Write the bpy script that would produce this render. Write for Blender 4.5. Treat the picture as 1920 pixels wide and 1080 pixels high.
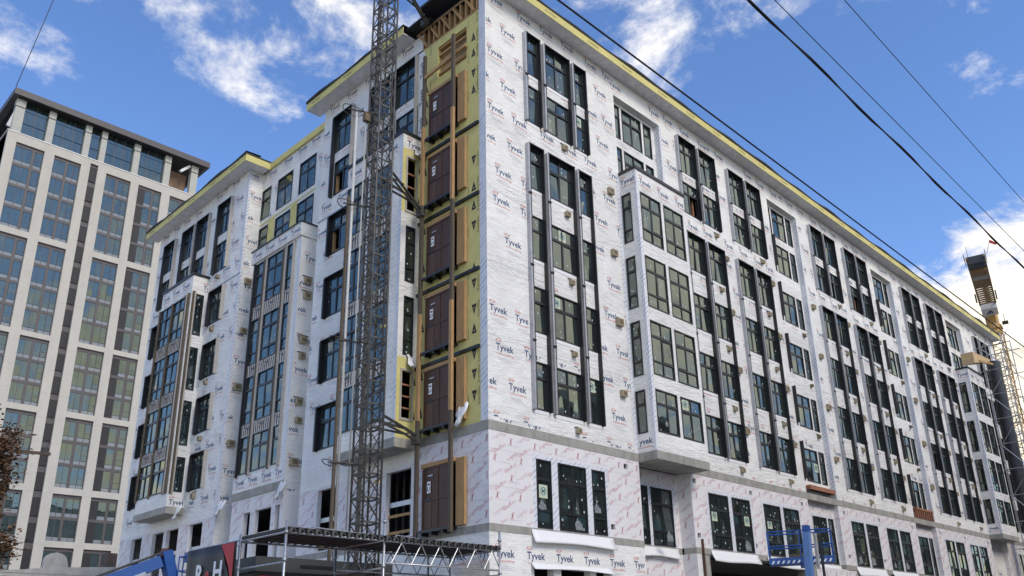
import bpy, bmesh, math, random
from mathutils import Matrix, Vector
random.seed(7)
rad = math.radians
scene = bpy.context.scene
for o in list(bpy.data.objects): bpy.data.objects.remove(o)
col = scene.collection

# ------------------------------------------------------------------ camera
CAM = Vector((-18.656, -19.908, 1.6))
yaw, pitch, roll = rad(43.8676), rad(19.9798), rad(-1.5106)
fw = Vector((math.cos(yaw)*math.cos(pitch), math.sin(yaw)*math.cos(pitch), math.sin(pitch)))
rt = Vector((math.sin(yaw), -math.cos(yaw), 0)); up = rt.cross(fw)
r2 = rt*math.cos(roll)+up*math.sin(roll); u2 = up*math.cos(roll)-rt*math.sin(roll)
cd = bpy.data.cameras.new('camera'); cam = bpy.data.objects.new('camera', cd); col.objects.link(cam)
m = Matrix.Identity(4)
for i in range(3): m[i][0], m[i][1], m[i][2], m[i][3] = r2[i], u2[i], -fw[i], CAM[i]
cam.matrix_world = m
cd.sensor_width = 36; cd.lens = 1591.0/1920*36
cd.shift_x = -32.55/1920; cd.shift_y = 107.36/1920
cd.clip_start = 0.1; cd.clip_end = 3000
scene.camera = cam

# ------------------------------------------------------------------ sun, sky, exposure
SUN_AZ, SUN_EL = rad(-98), rad(42)          # azimuth measured from +x towards +y
sd = Vector((math.cos(SUN_EL)*math.cos(SUN_AZ), math.cos(SUN_EL)*math.sin(SUN_AZ), math.sin(SUN_EL)))
sl = bpy.data.lights.new('sun', 'SUN'); sun = bpy.data.objects.new('sun', sl); col.objects.link(sun)
sl.energy = 1.5; sl.angle = rad(25); sl.color = (1, 0.90, 0.73)   # sun veiled by cloud, out of the frame to the right
sun.rotation_euler = sd.to_track_quat('Z', 'Y').to_euler()
w = bpy.data.worlds.new('World'); scene.world = w; w.use_nodes = True
nt = w.node_tree; nt.nodes.clear()
def N(t, tree=None, **k):
    n = (tree or nt).nodes.new(t)
    for a, b in k.items(): setattr(n, a, b)
    return n
L = lambda a, b, tree=None: (tree or nt).links.new(a, b)
out = N('ShaderNodeOutputWorld'); bg = N('ShaderNodeBackground'); bg.inputs[1].default_value = 0.12
sky = N('ShaderNodeTexSky', sky_type='NISHITA'); sky.sun_disc = False
sky.sun_elevation = SUN_EL; sky.sun_rotation = rad(90)-SUN_AZ
sky.air_density = 1.0; sky.dust_density = 0.3; sky.ozone_density = 3.0
tc = N('ShaderNodeTexCoord')
# clouds laid on a flat layer: direction / (height + k)
sep = N('ShaderNodeSeparateXYZ'); L(tc.outputs['Generated'], sep.inputs[0])
zz = N('ShaderNodeMath', operation='ADD'); L(sep.outputs[2], zz.inputs[0]); zz.inputs[1].default_value = 0.22
zm = N('ShaderNodeMath', operation='MAXIMUM'); L(zz.outputs[0], zm.inputs[0]); zm.inputs[1].default_value = 0.05
dx = N('ShaderNodeMath', operation='DIVIDE'); L(sep.outputs[0], dx.inputs[0]); L(zm.outputs[0], dx.inputs[1])
dy = N('ShaderNodeMath', operation='DIVIDE'); L(sep.outputs[1], dy.inputs[0]); L(zm.outputs[0], dy.inputs[1])
cb = N('ShaderNodeCombineXYZ'); L(dx.outputs[0], cb.inputs[0]); L(dy.outputs[0], cb.inputs[1]); cb.inputs[2].default_value = 3.7
n1 = N('ShaderNodeTexNoise'); n1.inputs['Scale'].default_value = 6.5; n1.inputs['Detail'].default_value = 10; n1.inputs['Roughness'].default_value = 0.64
n1.inputs['Distortion'].default_value = 0.25
L(cb.outputs[0], n1.inputs['Vector'])
n2 = N('ShaderNodeTexNoise'); n2.inputs['Scale'].default_value = 0.75; n2.inputs['Detail'].default_value = 2
L(cb.outputs[0], n2.inputs['Vector'])
ad = N('ShaderNodeMath', operation='MULTIPLY_ADD'); L(n2.outputs[0], ad.inputs[0]); ad.inputs[1].default_value = 0.8; L(n1.outputs[0], ad.inputs[2])
# more cloud towards the horizon, as in the photograph
hz = N('ShaderNodeMapRange'); L(sep.outputs[2], hz.inputs[0]); hz.inputs[1].default_value = 0.0; hz.inputs[2].default_value = 0.42
hz.inputs[3].default_value = 0.17; hz.inputs[4].default_value = 0.0
ad2 = N('ShaderNodeMath', operation='ADD'); L(ad.outputs[0], ad2.inputs[0]); L(hz.outputs[0], ad2.inputs[1])
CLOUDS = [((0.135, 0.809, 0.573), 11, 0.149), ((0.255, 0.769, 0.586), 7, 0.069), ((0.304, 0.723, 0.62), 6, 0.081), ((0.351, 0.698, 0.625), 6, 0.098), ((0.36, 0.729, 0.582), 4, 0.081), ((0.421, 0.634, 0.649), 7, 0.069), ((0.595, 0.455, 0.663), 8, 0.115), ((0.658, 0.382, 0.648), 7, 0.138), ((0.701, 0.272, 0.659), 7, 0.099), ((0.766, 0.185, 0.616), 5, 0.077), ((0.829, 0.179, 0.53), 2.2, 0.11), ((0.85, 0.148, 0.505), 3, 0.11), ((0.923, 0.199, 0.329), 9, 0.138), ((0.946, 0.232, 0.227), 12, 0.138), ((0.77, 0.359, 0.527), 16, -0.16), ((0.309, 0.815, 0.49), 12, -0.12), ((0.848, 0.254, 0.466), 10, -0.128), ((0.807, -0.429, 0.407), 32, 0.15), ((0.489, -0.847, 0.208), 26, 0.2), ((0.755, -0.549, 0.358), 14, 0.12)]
acc = ad2.outputs[0]
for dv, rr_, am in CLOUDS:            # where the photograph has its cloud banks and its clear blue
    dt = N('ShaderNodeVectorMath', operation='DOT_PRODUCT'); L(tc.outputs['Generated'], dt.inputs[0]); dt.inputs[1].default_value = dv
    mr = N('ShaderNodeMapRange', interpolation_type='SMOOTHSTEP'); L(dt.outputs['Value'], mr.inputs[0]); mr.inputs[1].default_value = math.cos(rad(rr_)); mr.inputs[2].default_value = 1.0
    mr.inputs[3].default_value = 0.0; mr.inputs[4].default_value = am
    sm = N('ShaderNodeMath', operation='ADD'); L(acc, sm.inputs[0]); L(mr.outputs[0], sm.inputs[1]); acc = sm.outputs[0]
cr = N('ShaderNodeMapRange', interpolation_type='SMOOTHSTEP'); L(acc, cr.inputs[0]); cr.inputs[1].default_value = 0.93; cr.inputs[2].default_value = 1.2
# cloud body: bright with greyer thick parts
sh = N('ShaderNodeMapRange', interpolation_type='SMOOTHSTEP'); L(acc, sh.inputs[0]); sh.inputs[1].default_value = 1.15; sh.inputs[2].default_value = 1.5
cc = N('ShaderNodeMix', data_type='RGBA'); L(sh.outputs[0], cc.inputs['Factor'])
cc.inputs[6].default_value = (7.4, 7.1, 6.6, 1); cc.inputs[7].default_value = (3.9, 4.0, 4.2, 1)
wz = N('ShaderNodeMapRange'); L(sep.outputs[2], wz.inputs[0]); wz.inputs[1].default_value = 0.5; wz.inputs[2].default_value = 0.15
wc = N('ShaderNodeMix', data_type='RGBA', blend_type='MULTIPLY'); L(wz.outputs[0], wc.inputs['Factor']); L(cc.outputs[2], wc.inputs[6]); wc.inputs[7].default_value = (1.12, 1.03, 0.82, 1)   # low clouds are warmer
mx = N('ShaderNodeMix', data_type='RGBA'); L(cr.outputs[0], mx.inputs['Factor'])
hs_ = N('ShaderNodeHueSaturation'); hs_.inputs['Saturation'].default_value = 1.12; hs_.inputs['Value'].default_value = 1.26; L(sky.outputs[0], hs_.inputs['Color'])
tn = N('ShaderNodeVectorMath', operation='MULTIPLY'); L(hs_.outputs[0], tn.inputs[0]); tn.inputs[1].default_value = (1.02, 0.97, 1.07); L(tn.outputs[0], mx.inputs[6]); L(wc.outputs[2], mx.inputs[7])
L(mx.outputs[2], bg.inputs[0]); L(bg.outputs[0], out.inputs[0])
scene.view_settings.view_transform = 'Standard'; scene.view_settings.look = 'None'
scene.view_settings.gamma = 1; scene.view_settings.exposure = 0.58
scene.render.engine = 'CYCLES'

# ------------------------------------------------------------------ materials
MATS = {}
def mat(name, c, rough=0.7, metal=0.0, spec=0.5, noise=0.0, nscale=3.0, bump=0.0, bscale=20.0, stretch=(1, 1, 1), bdist=0.02, detail=6):
    m = bpy.data.materials.new(name); m.use_nodes = True; t = m.node_tree
    p = t.nodes['Principled BSDF']
    p.inputs['Base Color'].default_value = (*c, 1); p.inputs['Roughness'].default_value = rough
    p.inputs['Metallic'].default_value = metal; p.inputs['Specular IOR Level'].default_value = spec
    if noise or bump:
        g = N('ShaderNodeNewGeometry', t); mp = N('ShaderNodeMapping', t); L(g.outputs['Position'], mp.inputs[0], t)
        mp.inputs['Scale'].default_value = stretch
    if noise:
        n = N('ShaderNodeTexNoise', t); n.inputs['Scale'].default_value = nscale; n.inputs['Detail'].default_value = detail; n.inputs['Roughness'].default_value = 0.65
        L(mp.outputs[0], n.inputs['Vector'], t)
        r = N('ShaderNodeMapRange', t); L(n.outputs[0], r.inputs[0], t); r.inputs[1].default_value = 0.3; r.inputs[2].default_value = 0.7
        r.inputs[3].default_value = 1-noise; r.inputs[4].default_value = 1+noise
        mu = N('ShaderNodeVectorMath', t, operation='SCALE'); mu.inputs[0].default_value = c; L(r.outputs[0], mu.inputs['Scale'], t)
        L(mu.outputs[0], p.inputs['Base Color'], t)
    if bump:
        n = N('ShaderNodeTexNoise', t); n.inputs['Scale'].default_value = bscale; n.inputs['Detail'].default_value = 5
        L(mp.outputs[0], n.inputs['Vector'], t)
        b = N('ShaderNodeBump', t); b.inputs['Strength'].default_value = bump; b.inputs['Distance'].default_value = bdist
        L(n.outputs[0], b.inputs['Height'], t); L(b.outputs[0], p.inputs['Normal'], t)
    MATS[name] = m; return m

def tyvek_mat():
    m = bpy.data.materials.new('house_wrap'); m.use_nodes = True; t = m.node_tree; p = t.nodes['Principled BSDF']
    g = N('ShaderNodeNewGeometry', t)
    # horizontal creases, stronger round each floor line (sheet overlaps)
    sp = N('ShaderNodeSeparateXYZ', t); L(g.outputs['Position'], sp.inputs[0], t)
    md = N('ShaderNodeMath', t, operation='PINGPONG'); fl = N('ShaderNodeMath', t, operation='ADD'); L(sp.outputs[2], fl.inputs[0], t); fl.inputs[1].default_value = -8.95
    L(fl.outputs[0], md.inputs[0], t); md.inputs[1].default_value = 1.495
    fz = N('ShaderNodeMapRange', t); L(md.outputs[0], fz.inputs[0], t); fz.inputs[1].default_value = 0.1; fz.inputs[2].default_value = 0.75; fz.inputs[3].default_value = 1.0; fz.inputs[4].default_value = 0.32
    mp = N('ShaderNodeMapping', t); mp.inputs['Scale'].default_value = (0.9, 0.9, 5.5); L(g.outputs['Position'], mp.inputs[0], t)
    n = N('ShaderNodeTexNoise', t); n.inputs['Scale'].default_value = 1.3; n.inputs['Detail'].default_value = 6; n.inputs['Roughness'].default_value = 0.6; n.inputs['Distortion'].default_value = 1.2; L(mp.outputs[0], n.inputs['Vector'], t)
    n2 = N('ShaderNodeTexNoise', t); n2.inputs['Scale'].default_value = 1.6; n2.inputs['Detail'].default_value = 5; L(g.outputs['Position'], n2.inputs['Vector'], t)
    h = N('ShaderNodeMath', t, operation='MULTIPLY'); L(n.outputs[0], h.inputs[0], t); L(fz.outputs[0], h.inputs[1], t)
    h2 = N('ShaderNodeMath', t, operation='ADD'); L(h.outputs[0], h2.inputs[0], t); L(n2.outputs[0], h2.inputs[1], t)
    b = N('ShaderNodeBump', t); b.inputs['Strength'].default_value = 0.75; b.inputs['Distance'].default_value = 0.11; L(h2.outputs[0], b.inputs['Height'], t)
    L(b.outputs[0], p.inputs['Normal'], t)
    # faint dirt and a weak woven grid
    n3 = N('ShaderNodeTexNoise', t); n3.inputs['Scale'].default_value = 0.5; n3.inputs['Detail'].default_value = 8; n3.inputs['Roughness'].default_value = 0.7; L(g.outputs['Position'], n3.inputs['Vector'], t)
    # fine print lines and staple rows as narrow horizontal dashes
    mp4 = N('ShaderNodeMapping', t); mp4.inputs['Scale'].default_value = (2.2, 2.2, 22); L(g.outputs['Position'], mp4.inputs[0], t)
    n4 = N('ShaderNodeTexNoise', t); n4.inputs['Scale'].default_value = 1.0; n4.inputs['Detail'].default_value = 4; L(mp4.outputs[0], n4.inputs['Vector'], t)
    r4 = N('ShaderNodeMapRange', t); L(n4.outputs[0], r4.inputs[0], t); r4.inputs[1].default_value = 0.58; r4.inputs[2].default_value = 0.72; r4.inputs[3].default_value = 1.0; r4.inputs[4].default_value = 0.82
    r = N('ShaderNodeMapRange', t); L(n3.outputs[0], r.inputs[0], t); r.inputs[1].default_value = 0.3; r.inputs[2].default_value = 0.7; r.inputs[3].default_value = 0.86; r.inputs[4].default_value = 1.06
    rm = N('ShaderNodeMath', t, operation='MULTIPLY'); L(r.outputs[0], rm.inputs[0], t); L(r4.outputs[0], rm.inputs[1], t)
    s = N('ShaderNodeVectorMath', t, operation='SCALE'); s.inputs[0].default_value = (0.80, 0.785, 0.73); L(rm.outputs[0], s.inputs['Scale'], t)
    L(s.outputs[0], p.inputs['Base Color'], t); p.inputs['Roughness'].default_value = 0.55; p.inputs['Specular IOR Level'].default_value = 0.3
    MATS['wrap'] = m
tyvek_mat()
def tape_mat(name, base, line):
    m = bpy.data.materials.new(name); m.use_nodes = True; t = m.node_tree; p = t.nodes['Principled BSDF']
    g = N('ShaderNodeNewGeometry', t); mp = N('ShaderNodeMapping', t); mp.inputs['Rotation'].default_value = (rad(35), rad(35), 0); L(g.outputs['Position'], mp.inputs[0], t)
    wv = N('ShaderNodeTexWave', t, bands_direction='Z'); wv.inputs['Scale'].default_value = 2.2; wv.inputs['Distortion'].default_value = 0.6; wv.inputs['Detail Scale'].default_value = 1.5; L(mp.outputs[0], wv.inputs['Vector'], t)
    r = N('ShaderNodeMapRange', t); L(wv.outputs['Fac'], r.inputs[0], t); r.inputs[1].default_value = 0.86; r.inputs[2].default_value = 0.97
    nn = N('ShaderNodeTexNoise', t); nn.inputs['Scale'].default_value = 2.5; L(g.outputs['Position'], nn.inputs['Vector'], t)
    r2_ = N('ShaderNodeMapRange', t); L(nn.outputs[0], r2_.inputs[0], t); r2_.inputs[1].default_value = 0.42; r2_.inputs[2].default_value = 0.55
    mu = N('ShaderNodeMath', t, operation='MULTIPLY'); L(r.outputs[0], mu.inputs[0], t); L(r2_.outputs[0], mu.inputs[1], t)
    mxx = N('ShaderNodeMix', t, data_type='RGBA'); L(mu.outputs[0], mxx.inputs['Factor'], t); mxx.inputs[6].default_value = (*base, 1); mxx.inputs[7].default_value = (*line, 1)
    L(mxx.outputs[2], p.inputs['Base Color'], t); p.inputs['Roughness'].default_value = 0.45
    MATS[name] = m
tape_mat('tape', (0.68, 0.685, 0.70), (0.27, 0.33, 0.45))
def glass_mat(name, base, refl, tint):
    m = bpy.data.materials.new(name); m.use_nodes = True; t = m.node_tree; t.nodes.clear()
    o = N('ShaderNodeOutputMaterial', t); mixs = N('ShaderNodeMixShader', t); d = N('ShaderNodeBsdfDiffuse', t); gl = N('ShaderNodeBsdfGlossy', t)
    gl.inputs['Roughness'].default_value = 0.03; gl.inputs['Color'].default_value = (*tint, 1)
    oi = N('ShaderNodeObjectInfo', t); g = N('ShaderNodeNewGeometry', t)
    mp = N('ShaderNodeMapping', t); mp.inputs['Scale'].default_value = (5, 5, 0.7); L(g.outputs['Position'], mp.inputs[0], t)
    n = N('ShaderNodeTexNoise', t); n.inputs['Scale'].default_value = 0.9; n.inputs['Detail'].default_value = 4; L(mp.outputs[0], n.inputs['Vector'], t)
    r = N('ShaderNodeMapRange', t); L(n.outputs[0], r.inputs[0], t); r.inputs[1].default_value = 0.3; r.inputs[2].default_value = 0.7; r.inputs[3].default_value = 0.4; r.inputs[4].default_value = 1.7
    s = N('ShaderNodeVectorMath', t, operation='SCALE'); s.inputs[0].default_value = base; L(r.outputs[0], s.inputs['Scale'], t); L(s.outputs[0], d.inputs[0], t)
    lw = N('ShaderNodeFresnel', t); lw.inputs[0].default_value = 1.5
    ra = N('ShaderNodeMath', t, operation='MULTIPLY_ADD'); L(lw.outputs[0], ra.inputs[0], t); ra.inputs[1].default_value = 1.0; ra.inputs[2].default_value = refl
    n2 = N('ShaderNodeTexNoise', t); n2.inputs['Scale'].default_value = 1.3; L(g.outputs['Position'], n2.inputs['Vector'], t)
    b = N('ShaderNodeBump', t); b.inputs['Strength'].default_value = 0.12; b.inputs['Distance'].default_value = 0.02; L(n2.outputs[0], b.inputs['Height'], t); L(b.outputs[0], gl.inputs['Normal'], t)
    L(ra.outputs[0], mixs.inputs[0], t); L(d.outputs[0], mixs.inputs[1], t); L(gl.outputs[0], mixs.inputs[2], t); L(mixs.outputs[0], o.inputs[0], t)
    MATS[name] = m
glass_mat('glass', (0.016, 0.022, 0.021), 0.12, (0.82, 0.93, 0.84))
glass_mat('tower_glass', (0.020, 0.030, 0.028), 0.12, (0.72, 0.86, 0.78))

m_ = MATS['glass'].copy(); m_.name = 'inner_film'; MATS['inner_film'] = m_
for n_ in m_.node_tree.nodes:
    if n_.type == 'VECT_MATH': n_.inputs[0].default_value = (0.06, 0.072, 0.066)
mat('glasroc', (0.72, 0.695, 0.675), 0.8, noise=0.05, nscale=1.2, bump=0.15, bscale=6)
mat('soffit', (0.78, 0.76, 0.74), 0.85, noise=0.16, nscale=3.5, stretch=(1, 1, 1))
mat('yellow_board', (0.60, 0.53, 0.20), 0.85, noise=0.1, nscale=2.2, bump=0.1, bscale=9)
mat('concrete', (0.31, 0.30, 0.26), 0.9, noise=0.28, nscale=2.2, bump=0.4, bscale=12, stretch=(1, 1, 0.5))
mat('black_frame', (0.012, 0.013, 0.015), 0.42)
mat('grey_rail', (0.42, 0.43, 0.45), 0.45, 0.6, noise=0.15, nscale=6)
mat('cream_rail', (0.40, 0.37, 0.32), 0.6, noise=0.12, nscale=5)
mat('galvanised', (0.42, 0.43, 0.44), 0.42, 0.75, noise=0.25, nscale=9)
mat('mast_steel', (0.095, 0.09, 0.078), 0.55, 0.4, noise=0.35, nscale=6)
mat('white_paint', (0.72, 0.71, 0.68), 0.5, noise=0.1, nscale=5)
mat('pole_grey', (0.50, 0.49, 0.45), 0.5, noise=0.12, nscale=5)
mat('wood', (0.40, 0.24, 0.10), 0.75, noise=0.25, nscale=3, stretch=(6, 6, 0.8))
mat('plywood', (0.50, 0.36, 0.19), 0.8, noise=0.18, nscale=2, stretch=(1, 1, 6))
mat('grey_timber', (0.10, 0.076, 0.05), 0.85, noise=0.35, nscale=4, stretch=(8, 8, 0.7))
mat('red_timber', (0.30, 0.13, 0.07), 0.8, noise=0.3, nscale=5)
mat('brown_mesh', (0.075, 0.032, 0.016), 0.55, noise=0.3, nscale=1.4)
mat('brown_steel', (0.085, 0.038, 0.018), 0.5, noise=0.25, nscale=5)
mat('dark_interior', (0.02, 0.02, 0.022), 0.95)
mat('interior_grey', (0.10, 0.10, 0.10), 0.95, noise=0.3, nscale=1)
mat('vent_tan', (0.34, 0.29, 0.19), 0.8, noise=0.2, nscale=8)
mat('vent_dark', (0.16, 0.12, 0.07), 0.8, noise=0.2, nscale=8)
mat('membrane', (0.02, 0.02, 0.022), 0.65, bump=0.4, bscale=5)
mat('navy_print', (0.035, 0.07, 0.16), 0.6); mat('red_print', (0.62, 0.20, 0.17), 0.6)
mat('grey_print', (0.56, 0.56, 0.58), 0.6); mat('pink_print', (0.57, 0.30, 0.31), 0.7); mat('pale_pink_print', (0.64, 0.47, 0.48), 0.7)
mat('black_print', (0.02, 0.02, 0.02), 0.7); mat('white_print', (0.8, 0.8, 0.78), 0.6); mat('crimson', (0.45, 0.02, 0.025), 0.6, noise=0.2, nscale=3)
mat('cream_panel', (0.48, 0.455, 0.395), 0.75, noise=0.07, nscale=0.6, stretch=(1, 1, 0.4), bump=0.1, bscale=3)
mat('bronze_panel', (0.085, 0.075, 0.072), 0.5, noise=0.12, nscale=1.2)
mat('charcoal_panel', (0.018, 0.017, 0.017), 0.6, noise=0.2, nscale=1)
mat('spandrel_glass', (0.22, 0.24, 0.25), 0.2)
mat('column_grey', (0.42, 0.42, 0.37), 0.7, noise=0.08, nscale=1)
mat('ipe_soffit', (0.25, 0.15, 0.08), 0.6, noise=0.3, nscale=2, stretch=(1, 8, 1))
mat('lift_blue', (0.015, 0.075, 0.27), 0.4, noise=0.1, nscale=4); mat('boom_blue', (0.11, 0.21, 0.42), 0.45, noise=0.08, nscale=3)
mat('crane_yellow', (0.46, 0.26, 0.06), 0.5, noise=0.2, nscale=2); mat('crane_brown', (0.26, 0.15, 0.05), 0.6, noise=0.2, nscale=1.5)
mat('chute_black', (0.028, 0.032, 0.034), 0.45, noise=0.3, nscale=3)
mat('asphalt', (0.06, 0.06, 0.062), 0.9, noise=0.25, nscale=3, bump=0.4, bscale=60); mat('paving', (0.42, 0.40, 0.37), 0.9, noise=0.15, nscale=2)
mat('earth', (0.25, 0.24, 0.21), 0.95, noise=0.3, nscale=0.4)
mat('black_banner', (0.012, 0.012, 0.014), 0.55); mat('cabin_grey', (0.045, 0.05, 0.05), 0.6, noise=0.2, nscale=2)
mat('stucco', (0.42, 0.40, 0.36), 0.9, noise=0.2, nscale=1.5); mat('brick_dark', (0.10, 0.075, 0.06), 0.9, noise=0.3, nscale=1)
mat('bark', (0.09, 0.065, 0.045), 0.9, noise=0.3, nscale=6); mat('leaf_brown', (0.14, 0.075, 0.035), 0.7, noise=0.45, nscale=4)
mat('cable_black', (0.01, 0.01, 0.012), 0.6); mat('poster', (0.50, 0.55, 0.40), 0.7); mat('teal_print', (0.12, 0.24, 0.26), 0.7)
mat('sticker', (0.42, 0.46, 0.46), 0.7); mat('drape', (0.76, 0.755, 0.73), 0.5, bump=0.35, bscale=1.6, bdist=0.06); mat('film', (0.20, 0.22, 0.22), 0.35, bump=0.8, bscale=6, bdist=0.1)

# ------------------------------------------------------------------ mesh helpers
class MB:
    def __init__(s): s.v = []; s.f = []; s.mi = []; s.cur = 0
    def quad(s, *p):
        b = len(s.v); s.v += [tuple(q) for q in p]; s.f.append(tuple(range(b, b+len(p)))); s.mi.append(s.cur)
    def sheet(s, P):         # grid of points with shared corners
        b = len(s.v); w_ = len(P[0]); s.v += [tuple(q) for r in P for q in r]
        for j in range(len(P)-1):
            for i in range(w_-1): s.f.append((b+j*w_+i, b+j*w_+i+1, b+(j+1)*w_+i+1, b+(j+1)*w_+i)); s.mi.append(s.cur)
    def hexa(s, p):          # p: 8 corners, bottom ring 0-3, top ring 4-7
        b = len(s.v); s.v += [tuple(q) for q in p]
        for f in ((0, 3, 2, 1), (4, 5, 6, 7), (0, 1, 5, 4), (1, 2, 6, 5), (2, 3, 7, 6), (3, 0, 4, 7)):
            s.f.append(tuple(b+i for i in f)); s.mi.append(s.cur)
    def box(s, x0, x1, y0, y1, z0, z1):
        if x0 > x1: x0, x1 = x1, x0
        if y0 > y1: y0, y1 = y1, y0
        if z0 > z1: z0, z1 = z1, z0
        s.hexa([(x0, y0, z0), (x1, y0, z0), (x1, y1, z0), (x0, y1, z0), (x0, y0, z1), (x1, y0, z1), (x1, y1, z1), (x0, y1, z1)])
    def fbox(s, fr, a0, a1, d0, d1, z0, z1):
        p, q = fr.P(a0, d0, z0), fr.P(a1, d1, z1); s.box(p[0], q[0], p[1], q[1], z0, z1)
    def tube(s, p, q, r, n=6, r1=None, caps=True):
        p, q = Vector(p), Vector(q); d = q-p
        if d.length < 1e-6: return
        d.normalize(); a = Vector((0, 0, 1)) if abs(d.z) < 0.9 else Vector((1, 0, 0))
        x = d.cross(a).normalized(); y = d.cross(x); b = len(s.v); r1 = r if r1 is None else r1
        for i in range(n):
            t = 2*math.pi*i/n; o = x*math.cos(t)+y*math.sin(t)
            s.v.append(tuple(p+o*r)); s.v.append(tuple(q+o*r1))
        for i in range(n):
            j = (i+1) % n; s.f.append((b+2*i, b+2*i+1, b+2*j+1, b+2*j)); s.mi.append(s.cur)
        if caps:
            s.f.append(tuple(b+2*i for i in range(n))); s.mi.append(s.cur)
            s.f.append(tuple(b+2*i+1 for i in reversed(range(n)))); s.mi.append(s.cur)
    def bar(s, p, q, wd, ht, upv=(0, 0, 1)):
        p, q = Vector(p), Vector(q); d = (q-p).normalized(); u = Vector(upv)
        if abs(d.dot(u)) > 0.95: u = Vector((1, 0, 0))
        x = d.cross(u).normalized()*(wd/2); y = x.cross(d).normalized()*(ht/2)
        s.hexa([p-x-y, p+x-y, p+x+y, p-x+y, q-x-y, q+x-y, q+x+y, q-x+y])
    def poly(s, pts, n, th):  # extruded polygon, pts 3d list, n thickness vector
        b = len(s.v); k = len(pts); n = Vector(n)*th
        s.v += [tuple(p) for p in pts]+[tuple(Vector(p)+n) for p in pts]
        s.f.append(tuple(range(b, b+k))); s.f.append(tuple(range(b+2*k-1, b+k-1, -1))); s.mi += [s.cur]*2
        for i in range(k):
            j = (i+1) % k; s.f.append((b+i, b+k+i, b+k+j, b+j)); s.mi.append(s.cur)
    def mesh(s, name, mats, smooth=False):
        me = bpy.data.meshes.new(name); me.from_pydata(s.v, [], s.f)
        for x in (mats if isinstance(mats, (list, tuple)) else [mats]): me.materials.append(MATS[x])
        if any(s.mi): me.polygons.foreach_set('material_index', s.mi)
        if smooth: me.polygons.foreach_set('use_smooth', [True]*len(me.polygons))
        me.update(); return me
    def fix(s, me):
        bm = bmesh.new(); bm.from_mesh(me); bmesh.ops.recalc_face_normals(bm, faces=bm.faces); bm.to_mesh(me); bm.free()
    def obj(s, name, mats, parent=None, smooth=False, fix=True, **tags):
        me = s.mesh(name, mats, smooth)
        if fix: s.fix(me)
        return link(name, me, parent, **tags)
def link(name, me, parent=None, loc=None, rz=None, scale=None, **tags):
    o = bpy.data.objects.new(name, me); col.objects.link(o)
    if parent: o.parent = parent
    if loc: o.location = loc
    if rz is not None: o.rotation_euler = (0, 0, rz)
    if scale: o.scale = scale
    for k, v in tags.items(): o[k] = v
    return o
def thing(name, label, cat, loc=(0, 0, 0), group=None):
    o = bpy.data.objects.new(name, None); col.objects.link(o); o.location = loc; o['label'] = label; o['category'] = cat
    o.empty_display_size = 0.3
    if group: o['group'] = group
    return o
class Fr:   # facade frame: a = rightwards seen from outside, d = outwards, z = up
    def __init__(s, k, off): s.k = k; s.o = off
    def P(s, a, d, z): return (a, s.o-d, z) if s.k == 'R' else (s.o-d, -a, z)
    def rz(s): return 0.0 if s.k == 'R' else -math.pi/2
FR, FL = Fr('R', 0), Fr('L', 0)
def inside(a, z, rs):
    for r in rs:
        if r[0] < a < r[1] and r[2] < z < r[3]: return True
    return False
def wall(name, parent, fr, a0, a1, z0, z1, holes, mt, d=0.0, reveal=0.12, **tags):
    hs = []
    for h in holes:
        x0, x1, y0, y1 = max(h[0], a0), min(h[1], a1), max(h[2], z0), min(h[3], z1)
        if x1-x0 > 1e-3 and y1-y0 > 1e-3: hs.append((x0, x1, y0, y1, h[4] if len(h) > 4 else reveal))
    A = sorted({round(v, 4) for h in hs for v in h[:2]} | {round(a0, 4), round(a1, 4)})
    Z = sorted({round(v, 4) for h in hs for v in h[2:4]} | {round(z0, 4), round(z1, 4)})
    b = MB()
    for j in range(len(Z)-1):
        run = None
        for i in range(len(A)-1):
            solid = not inside((A[i]+A[i+1])/2, (Z[j]+Z[j+1])/2, hs)
            if solid and run is None: run = A[i]
            if run is not None and (not solid or i == len(A)-2):
                e = A[i+1] if solid else A[i]
                b.quad(fr.P(run, d, Z[j]), fr.P(e, d, Z[j]), fr.P(e, d, Z[j+1]), fr.P(run, d, Z[j+1])); run = None
    for x0, x1, y0, y1, rv in hs:
        q = lambda p, r: b.quad(fr.P(p[0], d, p[1]), fr.P(p[0], d-rv, p[1]), fr.P(r[0], d-rv, r[1]), fr.P(r[0], d, r[1]))
        q((x0, y0), (x0, y1)); q((x1, y1), (x1, y0)); q((x0, y1), (x1, y1)); q((x1, y0), (x0, y0))
    return b.obj(name, mt, parent, fix=False, **tags)

# ------------------------------------------------------------------ printed lettering
GLY = {}
def text_tris(s, bold=0.0, res=2):
    k = (s, bold, res)
    if k in GLY: return GLY[k]
    cu = bpy.data.curves.new('txt', 'FONT'); cu.body = s; cu.resolution_u = res; cu.offset = bold; cu.size = 1.0
    ob = bpy.data.objects.new('txt', cu); col.objects.link(ob)
    dg = bpy.context.evaluated_depsgraph_get(); me = ob.evaluated_get(dg).to_mesh(); me.calc_loop_triangles()
    tr = [[(me.vertices[i].co.x, me.vertices[i].co.y) for i in t.vertices] for t in me.loop_triangles]
    ob.evaluated_get(dg).to_mesh_clear(); bpy.data.objects.remove(ob); bpy.data.curves.remove(cu)
    xs = [p[0] for t in tr for p in t]; ys = [p[1] for t in tr for p in t]
    x0, x1, y0 = min(xs), max(xs), 0.0; W = x1-x0
    tr = [[((p[0]-x0)/W, (p[1]-y0)/W) for p in t] for t in tr]     # unit width, baseline 0
    GLY[k] = tr; return tr
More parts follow.
